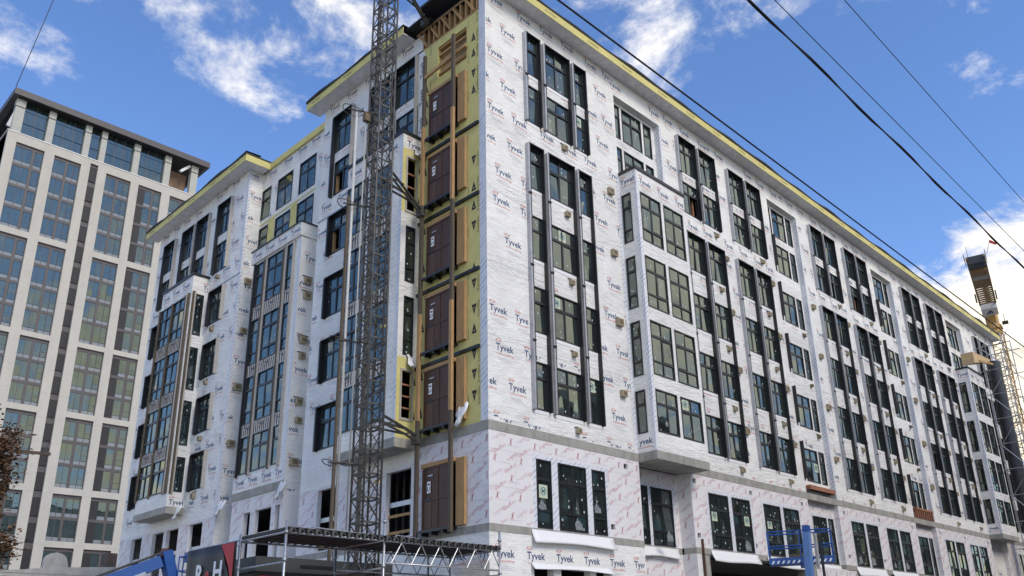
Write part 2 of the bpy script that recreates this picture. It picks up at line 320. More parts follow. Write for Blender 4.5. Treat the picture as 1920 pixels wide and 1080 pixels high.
class Print:
    def __init__(s, fr, d, forb=(), region=None): s.b = MB(); s.fr = fr; s.d = d; s.forb = forb; s.reg = region
    def tri(s, pts, mi):
        for a, z in pts:
            if s.reg and not (s.reg[0] < a < s.reg[1] and s.reg[2] < z < s.reg[3]): return
            if s.forb and inside(a, z, s.forb): return
        s.b.cur = mi; s.b.quad(*[s.fr.P(a, s.d, z) for a, z in pts])
    def text(s, t, a, z, wd, mi, ang=0.0, bold=0.0, res=2, hscale=1.0):
        c, n = math.cos(ang), math.sin(ang)
        for tr in text_tris(t, bold, res):
            s.tri([(a+(x*c-y*hscale*n)*wd, z+(x*n+y*hscale*c)*wd) for x, y in tr], mi)
    def rect(s, a0, a1, z0, z1, mi):
        s.tri([(a0, z0), (a1, z0), (a1, z1)], mi); s.tri([(a0, z0), (a1, z1), (a0, z1)], mi)
    def oval(s, a, z, ra, rb, mi, n=10, inner=0.72):
        for i in range(n):
            t0, t1 = 2*math.pi*i/n, 2*math.pi*(i+1)/n
            p = [(a+ra*math.cos(t), z+rb*math.sin(t)) for t in (t0, t1)]; q = [(a+inner*ra*math.cos(t), z+inner*rb*math.sin(t)) for t in (t0, t1)]
            s.tri([p[0], p[1], q[1]], mi); s.tri([p[0], q[1], q[0]], mi)
    def done(s, parent, mats, name='printed_lettering'):
        if s.b.f: return s.b.obj(name, mats, parent, fix=False)
WRAPM = ['navy_print', 'red_print', 'grey_print']
def wrap_logo(p, a, z, s=1.0, big=False):
    p.text('Tyvek', a, z-0.24*s, 0.86*s, 0, bold=0.014)
    p.text('CommercialWrap', a+0.04*s, z-0.40*s, 0.82*s, 1, res=1, bold=0.006)
    for k, (x0, x1) in enumerate(((0.1, 0.62), (0.12, 0.72), (0.24, 0.8))):
        p.rect(a+x0*s, a+x1*s, z-(0.53+0.06*k)*s, z-(0.515+0.06*k)*s, 2)
    p.oval(a+0.13*s, z+0.11*s, 0.15*s, 0.06*s, 1, inner=0.80); p.text('DUPONT', a+0.03*s, z+0.085*s, 0.2*s, 1, res=1, bold=0.01)
ROWS = [(26.83, .27), (25.55, .95), (24.2, .1), (22.85, .8), (21.5, .1), (20.2, 1.2), (18.85, .5), (17.5, .24), (16.05, .98), (14.6, .68), (13.1, 0), (11.8, .3), (10.42, .97), (9.12, .35)]
def wrap_rows(p, a0, a1, z0, z1, jit=0.14, dens=0.93):
    """logos run along each sheet; sheets are a few metres long and lapped a little out of step"""
    c0 = a0
    while c0 < a1:
        c1 = min(c0+random.uniform(6.5, 11.0), a1); dz, da = random.uniform(-.3, .22), random.uniform(0, 1.43); keep = p.reg
        if c0 == a0: dz, da = 0.0, 0.0
        p.reg = (max(keep[0], c0), min(keep[1], c1), keep[2], keep[3])
        for z, off in ROWS:
            if not z0 < z+dz < z1+0.3: continue
            a = math.floor(c0/1.43)*1.43+off+da-2.86
            while a < c1:
                if random.random() < dens: wrap_logo(p, a+random.uniform(-jit, jit), z+dz+random.uniform(-jit, jit)*0.5)
                a += 1.43
        p.reg = keep; c0 = c1
def ribbon(p, a, z, s, mi, ang):
    c, n = math.cos(ang), math.sin(ang)
    for pts in ([(-.5, -.9), (-.25, -.95), (.45, .9), (.25, .95)], [(.5, -.8), (.28, -.95), (-.4, .5), (-.2, .75)], [(-.4, .5), (-.1, 1.0), (.1, .9), (-.2, .55)]):
        q = [(a+(x*c-y*n)*s, z+(x*n+y*c)*s) for x, y in pts]
        p.tri([q[0], q[1], q[2]], mi); p.tri([q[0], q[2], q[3]], mi)
def board_rows(p, a0, a1, z0, z1):
    A = rad(32); k = 0
    z = z0-0.2
    while z < z1+0.3:
        a = a0-0.9+(k % 2)*0.45
        while a < a1+0.3:
            j = random.uniform(-.06, .06)
            p.text('GlasRoc', a+j, z, 0.66, 0, ang=A, res=1)
            p.text('GlasRoc', a+1.08+j, z+0.20, 0.6, 1 if random.random() < .5 else 0, ang=A+math.pi, res=1)
            ribbon(p, a+0.78+j, z+0.50, 0.14, 0, rad(-15))
            p.rect(a+0.2, a+0.75, z-0.26, z-0.245, 2)
            a += 1.15
        z += 0.62; k += 1
BOARDM = ['pink_print', 'pale_pink_print', 'grey_print']
def seams(name, parent, fr, d, a0, a1, z0, z1, holes, stepa, stepz, mt, wd=0.012):
    b = MB()
    def ok(a, z): return not inside(a, z, holes)
    z = z0+stepz; k = 0
    zs = []
    while z < z1-0.05: zs.append(z); z += stepz
    for z in zs:
        a = a0
        while a < a1:
            e = min(a+0.25, a1)
            if ok((a+e)/2, z): b.quad(fr.P(a, d, z), fr.P(e, d, z), fr.P(e, d, z+wd), fr.P(a, d, z+wd))
            a = e
    lv = [z0]+zs+[z1]
    for i in range(len(lv)-1):
        a = a0+stepa*(0.5 if i % 2 else 1.0)
        while a < a1:
            z = lv[i]
            while z < lv[i+1]-1e-3:
                e = min(z+0.25, lv[i+1])
                if ok(a, (z+e)/2): b.quad(fr.P(a, d, z), fr.P(a+wd, d, z), fr.P(a+wd, d, e), fr.P(a, d, e))
                z = e
            a += stepa
    if b.f: b.obj(name, mt, parent, fix=False)

# ------------------------------------------------------------------ windows
PANES = []      # (frame, d, a0, a1, z0, z1, window object)
FRAMES = {}
def grid(kind, w_, h_):
    if kind == 'wide': return [(0, .5, 0, .66), (.5, 1, 0, .66), (0, .5, .66, 1), (.5, 1, .66, 1)]
    if kind == 'narrow': return [(0, 1, 0, .66), (0, 1, .66, 1)]
    if kind == 'wide3': return [(0, .5, 0, .25), (.5, 1, 0, .25), (0, .5, .25, .71), (.5, 1, .25, .71), (0, .5, .71, 1), (.5, 1, .71, 1)]
    if kind == 'narrow3': return [(0, 1, 0, .25), (0, 1, .25, .71), (0, 1, .71, 1)]
    if kind == 'plain2': return [(0, .5, 0, .62), (.5, 1, 0, .62), (0, .5, .62, 1), (.5, 1, .62, 1)]
def window(parent, fr, a0, a1, z0, z1, kind, d=0.0, sash=None, open_=None, depth=0.10):
    w_, h_ = a1-a0, z1-z0; key = (kind, round(w_, 2), round(h_, 2), sash, open_)
    g = grid(kind, w_, h_); fw_, mw = 0.055, 0.05
    bars = []
    if key not in FRAMES:
        b = MB()
        b.box(0, fw_, 0, depth, 0, h_); b.box(w_-fw_, w_, 0, depth, 0, h_); b.box(fw_, w_-fw_, 0, depth, h_-fw_, h_); b.box(fw_, w_-fw_, 0, depth, 0, fw_)
        zs = sorted({c[3] for c in g if c[3] < 1}); xs = sorted({c[1] for c in g if c[1] < 1})
        for q in zs:
            t = 0.10 if (q > 0.5) else 0.07
            b.box(fw_, w_-fw_, 0.012, depth, h_*q-t/2, h_*q+t/2)
        lv = [0.0]+zs+[1.0]
        for x in xs:
            for i in range(len(lv)-1): b.box(w_*x-mw/2, w_*x+mw/2, 0.018, depth, h_*lv[i]+0.05, h_*lv[i+1]-0.05)
        if sash is not None and 'wide' in kind:
            zz0, zz1 = (0.25, 0.71) if kind == 'wide3' else (0.0, 0.66)
            x0 = fw_ if sash == 0 else w_*.5+mw/2; x1 = w_*.5-mw/2 if sash == 0 else w_-fw_
            y0, y1 = h_*zz0+0.05, h_*zz1-0.05; s = 0.045
            b.box(x0, x0+s, 0.028, depth, y0, y1); b.box(x1-s, x1, 0.028, depth, y0, y1); b.box(x0+s, x1-s, 0.028, depth, y0, y0+s); b.box(x0+s, x1-s, 0.028, depth, y1-s, y1)
        me = b.mesh('window', 'black_frame'); b.fix(me); FRAMES[key] = me
    ob = link('window', FRAMES[key], parent, fr.P(a0, d, z0), fr.rz())
    for i, c in enumerate(g):
        if open_ == i: continue
        PANES.append((fr, d-0.055, a0+w_*c[0]+.02, a0+w_*c[1]-.02, z0+h_*c[2]+.02, z0+h_*c[3]-.02, ob))
    return ob
UNIT = MB(); UNIT.box(-.5, .5, -.5, .5, -.5, .5)
def finish_panes():
    me = UNIT.mesh('pane', 'glass'); UNIT.fix(me)
    def near(p): 
        c = Vector(p[0].P((p[2]+p[3])/2, p[1], (p[4]+p[5])/2)); v = c-CAM
        nrm = Vector((0, -1, 0)) if p[0].k == 'R' else Vector((-1, 0, 0))
        return -(p[3]-p[2])*(p[5]-p[4])*abs(v.normalized().dot(nrm))/v.length_squared
    ps = sorted(PANES, key=near); rest = MB()
    for i, (fr, d, a0, a1, z0, z1, ob) in enumerate(ps):
        c = Vector(fr.P((a0+a1)/2, d, (z0+z1)/2)); tx, tz = random.gauss(0, .018), random.gauss(0, .018)
        if i < 300:
            o = link('pane', me, ob); o.location = (c-ob.location) if fr.k == 'R' else Matrix.Rotation(math.pi/2, 3, 'Z') @ (c-ob.location)
            o.scale = (a1-a0, .012, z1-z0); o.rotation_euler = (tx, 0, tz)
        else:
            h = [(x*(a1-a0)/2, zq*(z1-z0)/2) for x, zq in ((-1, -1), (1, -1), (1, 1), (-1, 1))]
            rest.quad(*[fr.P((a0+a1)/2+x, d+x*tz+zq*tx, (z0+z1)/2+zq) for x, zq in h])
    if rest.f: rest.obj('pane', 'glass', BLD, fix=False, kind='stuff')
def surround(parent, fr, a0, a1, z0, z1, left='grey_rail', right='black_frame', dep=0.17, floors=()):
    """projecting metal fins round a column of windows"""
    s = thing_part('window_surround', parent, fr, a0, a1, z0, z1, dep)
    b = MB(); b.fbox(fr, a0-0.12, a0-0.03, 0.001, dep, z0-.03, z1); b.obj('fin', left, s)
    b = MB(); b.fbox(fr, a0-0.03, a0, 0.001, dep+.012, z0-.04, z1+.05); b.obj('fin', 'black_frame', s)
    b = MB(); b.fbox(fr, a1, a1+0.05, 0.001, dep+.01, z0-.04, z1+.05); b.obj('fin', right, s)
    for z in floors:
        b = MB(); b.fbox(fr, a0-0.15, a0+.0, dep-.02, dep+.05, z, z+.06); b.obj('bracket', 'black_frame', s)
def thing_part(name, parent, fr, a0, a1, z0, z1, dep):
    b = MB(); b.fbox(fr, a0-.0005, a1+.0005, 0.002, dep, z1, z1+.045)
    return b.obj(name, 'black_frame', parent)
def vent(parent, fr, a, z, d=0.0, s=0.26, mt='vent_tan', flash=True):
    s *= random.uniform(.82, 1.12); a += random.uniform(-.05, .05); z += random.uniform(-.06, .06); flash = flash and random.random() < .8
    b = MB(); b.fbox(fr, a-s/2, a+s/2, d-.01, d+0.16, z-s*.42, z+s*.42); b.cur = 1
    b.fbox(fr, a-s*.32, a+s*.32, d+.161, d+.17, z-s*.26, z+s*.26)
    b.obj('vent_box', [mt, 'vent_dark'], parent)
    if flash:
        b = MB(); b.fbox(fr, a-s*.75, a+s*.7, d+.002, d+.06, z+s*.62, z+s*.68); b.cur = 1; b.fbox(fr, a-s*.8, a+s*.8, d+.0005, d+.004, z-s*.9, z+s*.6)
        b.obj('flashing', ['vent_dark', 'drape'], parent)

# ------------------------------------------------------------------ ground
b = MB(); b.quad((-900, -900, 0), (900, -900, 0), (900, 900, 0), (-900, 900, 0)); b.obj('ground', 'earth', kind='structure', fix=False)
b = MB(); b.quad((-400, -16.5, .004), (400, -16.5, .004), (400, -5.5, .004), (-400, -5.5, .004)); b.obj('road', 'asphalt', kind='structure', fix=False)
b = MB(); b.quad((-18, -5.5, .008), (-9.0, -5.5, .008), (-9.0, 300, .008), (-18, 300, .008)); b.obj('side_road', 'asphalt', kind='structure', fix=False)
b = MB(); b.box(-8.6, 200, -5.1, -0.3, 0, .13); b.box(-8.6, -0.3, -.3, 200, 0, .13); b.obj('pavement', 'paving', kind='structure')
b = MB(); b.box(-60, 200, -26, -16.9, 0, .13); b.obj('far_pavement', 'paving', kind='structure')

# ================================================================== APARTMENT BUILDING
BLD = thing('apartment_building', 'long six-storey white apartment block under construction, wrapped in printed white house wrap', 'building')
HEAD = {1: 7.93, 2: 11.51, 3: 14.49, 4: 17.46, 5: 20.53, 6: 23.46, 7: 25.91}
SILL = {1: 5.55, 2: 9.70, 3: 12.64, 4: 15.61, 5: 18.63, 6: 21.67, 7: 24.0}
Z2, ZR = 8.94, 26.96
RR = [(8.1, 11.62), (22.05, 25.45), (36.02, 39.38), (49.95, 53.32)]
TRI = [(2.22, 2.98), (3.32, 4.84), (5.16, 5.92)]
ENDT = [(56.1, 56.86), (57.2, 58.72), (59.04, 59.8)]
PAIRS = [13.02, 17.64, 26.93, 31.55, 40.83, 45.45]
PW = [(0.04, 1.50), (1.84, 3.30)]
# --- right-hand facade: list windows
rw = []     # (a0,a1,z0,z1,kind)
for f in range(2, 8):
    for a0, a1 in TRI+ENDT: rw.append((a0, a1, SILL[f], HEAD[f], 'narrow' if a1-a0 < 1 else 'wide', f))
    for p in PAIRS:
        for q in PW: rw.append((p+q[0], p+q[1], SILL[f], HEAD[f], 'wide', f))
holes = [(x[0], x[1], x[2], x[3]) for x in rw]+[(r[0], r[1], Z2-.01, 25.9, 0.3) for r in RR]
wallR = wall('wall', BLD, FR, 0, 62, Z2, ZR, holes, 'wrap')
pr = Print(FR, 0.005, [(h[0]-.13, h[1]+.08, h[2]-.03, h[3]+.06) for h in holes], (0.02, 61.9, Z2+.01, ZR))
wrap_rows(pr, 0, 62, Z2, ZR)
pr.done(wallR, WRAPM)
opened = {(2, 6, 1), (3, 6, 0), (0, 6, 0)}
for (a0, a1, z0, z1, k, f) in rw:
    op = None
    if k == 'wide' and f == 6 and abs(a0-PAIRS[0]-.04) < .01: op = 1
    if k == 'wide' and f == 6 and abs(a0-PAIRS[2]-1.84) < .01: op = 0
    if k == 'wide' and f == 6 and abs(a0-PAIRS[3]-.04) < .01: op = 1
    if k == 'wide' and f == 3 and abs(a0-PAIRS[4]-.04) < .01: op = 1
    window(BLD, FR, a0, a1, z0, z1, k, d=0.02, sash=(0 if (int(a0*7)+f) % 3 else 1) if f < 7 else None, open_=op)
    if op is not None:
        b = MB(); x = a0+.06 if op == 0 else (a0+a1)/2+.03
        b.fbox(FR, x, x+.62, -.30, -.24, z0+.25, z0+.34); b.fbox(FR, x+.5, x+.6, -.3, -.2, z0, z0+1.2); b.obj('timber_brace', 'red_timber', BLD)
for p in PAIRS:
    for q in PW:
        surround(BLD, FR, p+q[0], p+q[1], SILL[6], HEAD[7], floors=(23.75,)); surround(BLD, FR, p+q[0], p+q[1], SILL[2], HEAD[5], floors=(18.25, 15.2, 12.2))
for a0, a1 in TRI+ENDT:
    surround(BLD, FR, a0, a1, SILL[6], HEAD[7], floors=(23.75,)); surround(BLD, FR, a0, a1, SILL[2], HEAD[5], floors=(18.25, 15.2, 12.2))
# nailing flanges below each window: ragged white strip of flashing tape
sfm = {}
for (a0, a1, z0, z1, k, f) in rw:
    if k not in sfm:
        b = MB(); b.box(-.02, a1-a0+.02, -.012, -.001, -.14, -.001); sfm[k] = b.mesh('sill_flashing', 'drape'); b.fix(sfm[k])
    link('sill_flashing', sfm[k], BLD, (a0, 0, z0))
# recess back walls and their windows
for i, (r0, r1) in enumerate(RR):
    fr = Fr('R', 0.3); hs = []
    for f in range(2, 8):
        if i in (0, 3) and f < 6: continue
        h_, s_ = (25.72, 23.92) if f == 7 else ((23.42, 21.62) if f == 6 else (HEAD[f]-.04, SILL[f]))
        for x0, x1, k in ((r0+.06, r0+.76, 'narrow'), (r0+.92, r0+2.42, 'wide'), (r0+2.60, r0+3.22, 'narrow')): hs.append((x0, x1, s_, h_, k))
    wb = wall('wall', BLD, fr, r0, r1, Z2, 25.9, [h[:4] for h in hs], 'wrap')
    pr = Print(fr, .005, [(h[0]-.05, h[1]+.05, h[2]-.05, h[3]+.05) for h in hs], (r0, r1, Z2, 25.9)); wrap_rows(pr, r0, r1, Z2, 25.9, dens=.5); pr.done(wb, WRAPM)
    for h in hs: window(BLD, fr, *h[:4], h[4], d=0.02, sash=0)
    # corner tape down the right jamb
    b = MB(); b.quad((r1-.004, .004, Z2), (r1-.004, .296, Z2), (r1-.004, .296, 25.9), (r1-.004, .004, 25.9)); b.quad((r1+.001, -.006, Z2), (r1+.16, -.006, Z2), (r1+.16, -.006, 25.9), (r1+.001, -.006, 25.9)); b.obj('corner_tape', 'tape', BLD, fix=False)
    if i in (1, 2):
        for f in range(2, 7):
            b = MB(); b.fbox(FR, r0-.02, r0+.03, .001, .2, SILL[f]-.05, HEAD[f]+.1); b.obj('fin', 'black_frame', BLD)
    if 0 < i < 3:
        for f in range(2, 6): vent(BLD, fr, r0+2.9, SILL[f]-.35, s=.2, mt='vent_dark')
# vents on the right-hand facade
for z in (21.33, 18.27, 15.27, 12.27, 9.25): vent(BLD, FR, 4.45, z)
for z in (20.4, 17.4, 14.35, 11.3): vent(BLD, FR, 7.35, z, s=.36, flash=False)
for p in PAIRS:
    for z in (20.25, 17.25, 14.25, 11.25): vent(BLD, FR, p+3.62, z, s=.34)
    for z in (21.32, 18.22, 15.22, 12.22, 9.22): vent(BLD, FR, p+2.85, z, s=.24)
for r in RR[1:3]:
    for z in (20.2, 17.2, 14.2, 11.2): vent(BLD, FR, r[1]+.55, z, s=.34, flash=False)
# near corner: tape strip wrapped on the left-hand side
# --- concrete floor edges
b = MB(); b.fbox(FR, 0.0, 62, -.6, .015, 8.62, Z2); b.obj('floor_slab', 'concrete', BLD)
for k, (x0, x1) in enumerate([(0, 8.1), (11.62, 22.05), (25.45, 36.02), (39.38, 49.95), (53.32, 62)]):
    b = MB(); b.fbox(FR, x0, x1, -.6, .012, 5.30, 5.55); b.obj('floor_slab', 'concrete', BLD)
for (r0, r1), dp in zip(RR, (.7, .3, .3, .3)):
    b = MB(); b.fbox(FR, r0+.001, r1-.001, -dp-.5, -dp+.012, 5.30, 5.55); b.obj('floor_slab', 'concrete', BLD)
# --- first floor, gypsum boards
segs = [(0, 8.1), (11.62, 22.05), (25.45, 36.02), (39.38, 49.95), (53.32, 62)]
f1 = [(a0, a1, 'wide3' if a1-a0 > 1 else 'narrow3') for a0, a1 in TRI+ENDT]
for p in PAIRS: f1 += [(p-.14, p+1.42, 'wide3'), (p+1.72, p+3.26, 'wide3')]
sq = []     # square service holes
for x, z in ((7.25, 8.32), (6.27, 5.93), (11.92, 8.33), (16.5, 8.31), (11.94, 6.05), (16.48, 5.92), (21.4, 8.3), (26.1, 8.3), (30.6, 8.3), (35.4, 8.3), (26.0, 6.0), (30.5, 6.0), (40.0, 8.3), (44.6, 8.3), (49.3, 8.3)): sq.append((x-.12, x+.12, z-.1, z+.1))
hs1 = [(a0, a1, 5.57, HEAD[1]) for a0, a1, k in f1]
for s0, s1 in segs:
    wl = wall('wall', BLD, FR, s0, s1, 5.55, 8.62, hs1+sq, 'glasroc', d=0.0)
    fb = [(h[0]-.16, h[1]+.16, h[2]-.05, h[3]+.18) for h in hs1]+[(h[0]-.03, h[1]+.03, h[2]-.03, h[3]+.03) for h in sq]
    pr = Print(FR, .004, fb, (s0, s1, 5.56, 8.6)); board_rows(pr, s0, s1, 5.55, 8.62); pr.done(wl, BOARDM)
    seams('board_joint', wl, FR, .003, s0, s1, 5.55, 8.62, fb, 2.44, 1.22, 'grey_print')
for a0, a1, k in f1: window(BLD, FR, a0, a1, 5.57, HEAD[1], k, d=.02, sash=0 if k == 'wide3' else None)
def tape_round(fr, a0, a1, z0, z1, gaps):
    b = MB(); t = .15
    b.fbox(fr, a0-t, a1+t, .001, .007, z1+.001, z1+t); b.fbox(fr, a0-t, a0-.001, .001, .007, z0-.15, z1); b.fbox(fr, a1+.001, a1+t, .001, .007, z0-.15, z1)
    for g0, g1 in gaps: b.fbox(fr, g0+.001, g1-.001, .001, .008, z0-.15, z1)
    b.obj('flashing_tape', 'tape', BLD)
tape_round(FR, 2.22, 5.92, 5.57, HEAD[1], [(2.98, 3.32), (4.84, 5.16)])
for p in PAIRS: tape_round(FR, p-.14, p+3.26, 5.57, HEAD[1], [(p+1.42, p+1.72)])
tape_round(FR, 56.1, 59.8, 5.57, HEAD[1], [(56.86, 57.2), (58.72, 59.04)])
def drape(fr, a0, a1, z1, h_, out_=.16):
    b = MB(); n = 14; rows = [(0.0, .02), (.35, .05), (.8, out_), (1.0, out_+.03)]
    pts = []
    for t, dd in rows:
        pts.append([fr.P(a0+(a1-a0)*i/n, dd+.01, z1-h_*t-.03*math.sin(i*.4+a0)*(t > .5)) for i in range(n+1)])
    b.sheet(pts)
    o = b.obj('sill_membrane', 'drape', BLD, smooth=True, fix=False)
    md = o.modifiers.new('s', 'SOLIDIFY'); md.thickness = .006
drape(FR, 1.9, 6.2, 5.5, .42)
for p in PAIRS: drape(FR, p-.35, p+3.45, 5.5, .45)
fR1 = Fr('R', .7)
drape(fR1, 8.75, 11.3, 5.5, .4)
for (r0, r1) in RR[1:3]: drape(Fr('R', .3), r0+.6, r1-.05, 5.5, .4)
# first-floor recess walls
for (r0, r1), dp in zip(RR, (.7, .3, .3, .3)):
    fr = Fr('R', dp); hs = [(r0+.35+dp*.4, r0+1.1+dp*.4, 5.57, 7.92, 'narrow3'), (r0+1.3+dp*.4, r0+2.8+dp*.4, 5.57, 7.92, 'wide3')] if dp > .5 else [(r0+.88, r0+2.42, 5.57, 7.91, 'wide3'), (r0+2.6, r0+3.22, 5.57, 7.91, 'narrow3')]
    if r0 > 45: hs = []
    wl = wall('wall', BLD, fr, r0, r1, 5.55, 8.62, [h[:4] for h in hs], 'glasroc' if r0 < 45 else 'wrap')
    fb = [(h[0]-.12, h[1]+.12, h[2], h[3]+.15) for h in hs]
    pr = Print(fr, .004, fb, (r0, r1, 5.56, 8.6))
    if r0 < 45: board_rows(pr, r0, r1, 5.55, 8.62); pr.done(wl, BOARDM)
    else: wrap_logo(pr, r0+.5, 8.2); wrap_logo(pr, r0+1.3, 6.4); pr.done(wl, WRAPM)
    for h in hs: window(BLD, fr, *h[:4], h[4], d=.02)
    if hs: tape_round(fr, hs[0][0], hs[1][1], 5.57, 7.91, [(hs[0][1], hs[1][0])])
    # side returns of the recess
    fs = Fr('L', r1); wr = wall('wall', BLD, fs, -dp, 0, 5.55, 8.62, [], 'glasroc')
    pr = Print(fs, .004, [], (-dp, 0, 5.56, 8.6)); board_rows(pr, -dp, 0, 5.55, 8.62); pr.done(wr, BOARDM)
    b = MB(); b.quad((r0, 0, 5.55), (r0, dp, 5.55), (r0, dp, 8.62), (r0, 0, 8.62)); b.obj('wall', 'glasroc', BLD, fix=False)
# --- ground floor
gh = [(2.0, 2.95, 0, 4.28), (3.32, 4.84, 0, 4.28), (5.16, 5.92, 0, 4.28)]
wg = wall('wall', BLD, FR, 0, 8.1, 0, 5.30, gh, 'wrap', d=0.0, reveal=.3)
pr = Print(FR, .005, [(h[0]-.1, h[1]+.1, -1, 4.36) for h in gh], (0.02, 8.05, 0, 5.25))
for k in range(6): wrap_logo(pr, .25+1.43*k, 4.76)
for a, z in ((.2, 3.4), (.9, 2.0), (6.3, 3.3), (6.8, 1.9)): wrap_logo(pr, a, z)
pr.done(wg, WRAPM)
drape(FR, 1.85, 6.05, 4.42, .2)
fr = Fr('R', .7); wl = wall('wall', BLD, fr, 8.1, 11.62, 0, 5.30, [], 'glasroc'); pr = Print(fr, .004, [], (8.1, 11.6, 3, 5.3)); board_rows(pr, 8.1, 11.6, 3, 5.3); pr.done(wl, BOARDM)
fs = Fr('L', 11.62); wl = wall('wall', BLD, fs, -.7, 0, 0, 5.30, [], 'glasroc'); pr = Print(fs, .004, [], (-.7, 0, 3, 5.3)); board_rows(pr, -.7, 0, 3, 5.3); pr.done(wl, BOARDM)
b = MB(); b.fbox(FR, 11.63, 11.98, -.3, 0, 0, 5.3); b.obj('wall', 'wrap', BLD)
for x0, x1 in ((12.02, 12.6), (21.2, 22.0), (30.4, 31.0), (36.02, 36.8)):
    b = MB(); b.fbox(FR, x0, x1, -.6, -.02, 0, 5.3); b.obj('column', 'concrete', BLD)
for x0, x1 in ((22.05, 30.4), (36.9, 49.9), (50, 62)):
    wl = wall('wall', BLD, FR, x0, x1, 0, 5.30, [(x0+1, x1-1.2, 0, 4.3)], 'glasroc', d=-.02, reveal=.3)
    pr = Print(FR, -.016, [(x0+1, x1-1.2, 0, 4.3)], (x0, x1, 3.5, 5.25)); board_rows(pr, x0, x1, 3.5, 5.3); pr.done(wl, BOARDM)
b = MB(); b.fbox(FR, 12.0, 12.07, .02, .1, 2.0, 5.9); b.obj('downpipe', 'brown_steel', BLD)
# ---- bays on the right-hand facade
def bay(r0, r1, zt=21.55, zb=8.94, dp=.9):
    fr = Fr('R', -dp); fs = Fr('L', r0); hs = []; ss = []
    for f in range(2, 6):
        lo = SILL[f] if f == 2 else HEAD[f]-2.40
        for x0, x1 in ((r0+.22, r0+1.72), (r0+1.94, r0+3.46)): hs.append((x0, x1, lo, HEAD[f]-.03))
        ss.append((.07, .57, lo, HEAD[f]-.03))
    wf = wall('wall', BLD, fr, r0, r1, zb, zt, hs, 'wrap'); 
    pr = Print(fr, .005, [(h[0]-.05, h[1]+.05, h[2]-.1, h[3]+.05) for h in hs], (r0+.2, r1, zb, zt)); wrap_logo(pr, r0+.25, 21.2); wrap_logo(pr, r0+1.6, 21.15); wrap_logo(pr, r0+2.95, 21.2); pr.done(wf, WRAPM)
    ws = wall('wall', BLD, fs, 0.0, dp, zb, zt, ss, 'wrap')
    pr = Print(fs, .005, [(h[0]-.05, h[1]+.05, h[2]-.1, h[3]+.05) for h in ss], (0, dp, zb, zt)); wrap_logo(pr, .05, 21.25); wrap_logo(pr, -.1, 9.5); pr.done(ws, WRAPM)
    b = MB(); b.quad((r1, -dp, zb), (r1, 0, zb), (r1, 0, zt), (r1, -dp, zt)); b.obj('wall', 'wrap', BLD, fix=False)
    for h in hs: window(BLD, fr, *h, 'wide3' if h[3]-h[2] > 2 else 'wide', d=.02, sash=1 if h[0] < r0+1 else 0)
    for h in ss: window(BLD, fs, *h, 'narrow3' if h[3]-h[2] > 2 else 'narrow', d=.02)
    b = MB(); b.fbox(FR, r0-.05, r1+.05, -.0, dp+.06, zt, zt+.14); b.obj('coping', 'black_frame', BLD)
    b = MB(); b.fbox(FR, r0, r1, .016, dp+.02, 8.60, zb-.001); b.obj('bay_slab', 'concrete', BLD)
    b = MB()
    b.quad(fr.P(r0, .004, zb), fr.P(r0+.17, .004, zb), fr.P(r0+.17, .004, zt), fr.P(r0, .004, zt)); b.quad(fs.P(dp-.14, .004, zb), fs.P(dp, .004, zb), fs.P(dp, .004, zt), fs.P(dp-.14, .004, zt))
    b.quad(FR.P(r0-.22, .005, zb), FR.P(r0, .005, zb), FR.P(r0, .005, zt), FR.P(r0-.22, .005, zt)); b.obj('corner_tape', 'tape', BLD, fix=False)
bay(8.1, 11.78); bay(49.95, 53.65)
# ---- temporary timber brackets under two recess windows
b = MB(); b.fbox(Fr('R', .3), 22.6, 25.4, .0, .3, 9.2, 9.42); b.obj('timber_sill', 'red_timber', BLD)
for k in range(8):
    b = MB(); b.fbox(FR, 36.6+k*.36, 36.7+k*.36, -.28, .04, 8.95, 9.5); b.obj('timber_stud', 'red_timber', BLD)
b = MB(); b.fbox(FR, 36.5, 39.3, -.28, .06, 9.5, 9.62); b.obj('timber_sill', 'red_timber', BLD)

# ---- LEFT-HAND FACADE  (v -> a=-v)
def V(v0, v1): return (-v1, -v0)
def lw(v0, v1, f, k='wide', lo=None): a = V(v0, v1); return (a[0], a[1], SILL[f] if lo is None else lo, HEAD[f], k, f)
# wall next to the corner: tape strip, yellow board zone, wrap
b = MB(); b.quad(FL.P(-.36, .004, 8.95), FL.P(0, .004, 8.95), FL.P(0, .004, ZR), FL.P(-.36, .004, ZR)); b.obj('corner_tape', 'tape', BLD, fix=False)
wall('wall', BLD, FL, -.36, 0, Z2, ZR, [], 'wrap', d=0)
yh = [(-2.9, -1.09, 24.1, 25.66, .25)]+[(-3.15, -1.62, z, z+2.15, .3) for z in (9.2, 12.1, 15.1, 18.15, 21.2)]
wy = wall('wall', BLD, FL, -3.9, -.36, Z2, 26.05, yh, 'yellow_board')
pr = Print(FL, .004, yh, (-3.88, -.38, 9.0, 26.0))
z = 9.6
while z < 25.6:
    for a in (-.68, -3.6):
        if random.random() < (.45 if a < -1 else .12): continue
        zz_ = z+random.uniform(-.16, .16); fl = random.random() < .3
        y0, y1 = (zz_+.4, zz_) if fl else (zz_, zz_+.4)
        pr.tri([(a-.13, y0), (a+.13, y0), (a, y1)], 0)
        pr.d = .006; pr.text('GP', a-.055, (zz_+.22 if fl else zz_+.07), .11, 1, bold=.01, res=1); pr.d = .004
        if random.random() < .75: pr.text('DensGlass', a+.27, zz_-.12, .62, 0, ang=math.pi/2, res=1)
        if random.random() < .5: pr.rect(a-.3, a-.285, zz_-.2, zz_+.25, 0)
    z += .84
pr.done(wy, ['black_print', 'yellow_board'])
pr = Print(FL, .007); z = 9.6
for z in (20.72, 17.66, 14.6, 11.63):
    b = MB(); b.fbox(FL, -3.9, -.37, .001, .09, z-.06, z+.06); b.obj('flashing_angle', 'black_frame', BLD)
